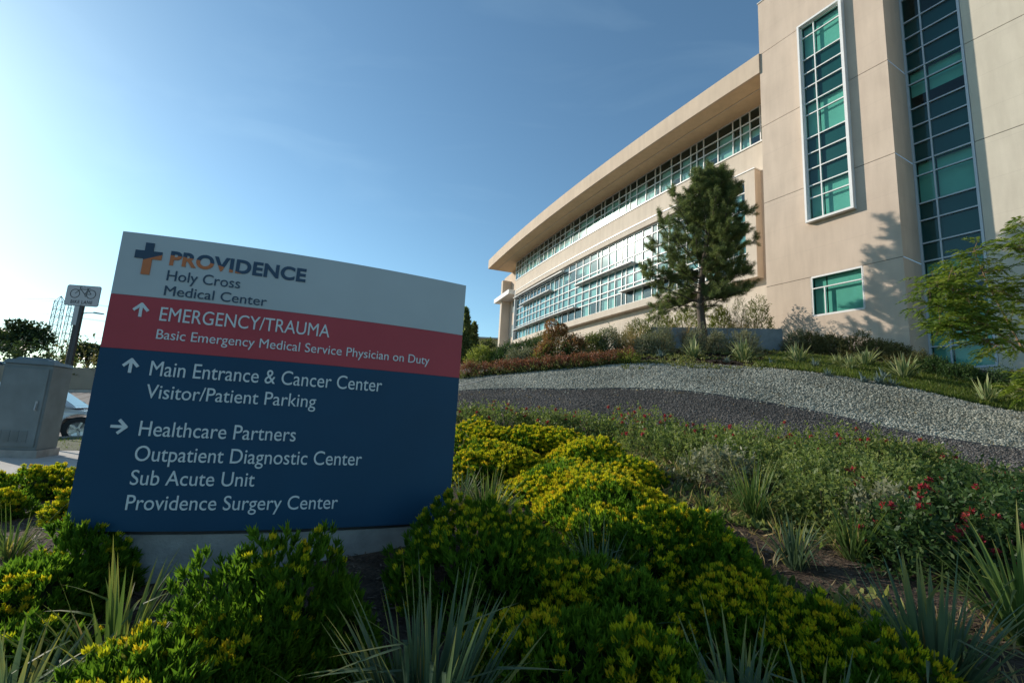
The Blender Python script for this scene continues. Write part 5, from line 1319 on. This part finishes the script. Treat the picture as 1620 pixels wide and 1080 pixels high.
# --- distant trees
def far_tree(name, label, px, pbase, ptop, Y, hw, seed, n=3600, leaf=.30, conic=False, group='distant trees', mat='far_leaf', trunk=True, squash=.8, low=.3):
    top = at(px, ptop, Y); g = onground(top[0], top[1]); H = top[2] - g[2]; R = hw * Y / FOC
    rng = np.random.default_rng(seed); t = thing(name, label, 'tree', g, 0, group)
    q = MB(); q.tube([(0, 0, -.5), (.1, 0, H * .35), (.0, .1, H * (.6 if not conic else .95))], [.03 * H, .022 * H, .006 * H], 7); 
    if conic:
        f = rng.random(n) ** .6; z = H * (.06 + .93 * (1 - f)); r = R * f ** .75 * (.35 + .75 * rng.random(n)); a = rng.random(n) * 6.28
        r *= 1 + .35 * np.sin(a * 3 + z * 1.1) * np.sin(z * 1.7); C = np.stack([r * np.cos(a), r * np.sin(a), z], 1); D = unit(np.stack([np.cos(a) * .5, np.sin(a) * .5, np.full(n, .8)], 1) + rng.normal(size=(n, 3)) * .4)
    else:
        nb = 15; cl = []
        for i in range(nb):
            a = i * 2.4; rr = R * .68 * math.sqrt((i + .5) / nb); z = H * (low + .18 + (.62 - low) * (1 - (rr / R) ** 2) * rng.random() + .12 * rng.random()); c = np.array([rr * math.cos(a), rr * math.sin(a), z]); cl.append((c, R * (.26 + .2 * rng.random())))
            q.tube([(0, 0, H * (.18 + .2 * rng.random())), c * np.array([.5, .5, .85]), c], [.014 * H, .009 * H, .003 * H], 5, cap=False)
        ci = rng.integers(0, nb, n); cc = np.array([cl[i][0] for i in ci]); cr = np.array([cl[i][1] for i in ci]); d = unit(rng.normal(size=(n, 3)))
        C = cc + d * cr[:, None] * (rng.random((n, 1)) ** .45) * np.array([1, 1, squash]); C[:, 2] = np.minimum(C[:, 2], H); D = unit(d + rng.normal(size=(n, 3)) * .8)
    lpart('trunk', q, M['bark'], t)
    L = leaf * (.6 + .8 * rng.random(n)); V, F, T = leafcloud(C, D, L, L * .55, rng.random(n), rng, .2)
    link('crown', npmesh('crown', V, F, M[mat], tint=T), t); return t
far_tree('street_tree', 'dark spreading tree at the left edge behind the block wall', 42, 580, 503, 56, 46, 21, 5200, .34)
far_tree('street_tree', 'tree cut by the left picture edge behind the block wall', -14, 580, 506, 58, 32, 22, 3600, .34)
far_tree('street_tree', 'rounded tree behind the bike lane post beside the sign', 146, 590, 537, 60, 32, 23, 4200, .32)
far_tree('street_tree', 'low pale tree right of the rounded one, mostly hidden by the sign', 196, 590, 550, 64, 30, 24, 3000, .34)
far_tree('street_tree', 'small yellow green tree between the two lattice towers and the post', 110, 590, 555, 52, 13, 25, 1800, .24, mat='lime')
far_tree('conical_tree', 'dark narrow evergreen right behind the edge of the sign', 738, 570, 486, 34, 15, 26, 4200, .24, True, None, 'needle')
far_tree('conical_tree', 'shorter dark evergreen beside the narrow one behind the sign', 751, 570, 508, 35, 10, 27, 2600, .22, True, None, 'needle')
far_tree('conical_tree', 'slim dark cypress tip showing above the cabinet', 78, 590, 551, 75, 3.2, 28, 700, .25, True, None, 'needle')
for i, (a, lb) in enumerate(((-26, 'dark hedge shrub behind the block wall at the far left'), (-19, 'dark hedge shrub behind the block wall left of the cabinet'), (-12, 'dark hedge shrub behind the block wall above the cabinet'), (-5, 'olive hedge shrub behind the block wall beside the bike lane post'), (2, 'olive hedge shrub behind the block wall next to the sign'), (9, 'hedge shrub behind the block wall hidden by the sign'))):
    p = rp(a, 34); g = onground(*p); leafy_shrub('hedge_shrub', lb, 'shrub', g, 4.0, 3.4, 40 + i, 'hedge behind the block wall', 'far_leaf' if i < 3 else 'hedge', .28, 2600, .5)
p, g = topY(778, 536, 30); far_tree('small_tree', 'small thin leafed tree in front of the grey parapet beyond the slope', 772, 565, 532, 28, 16, 29, 900, .13, False, None, 'olive', low=.2)
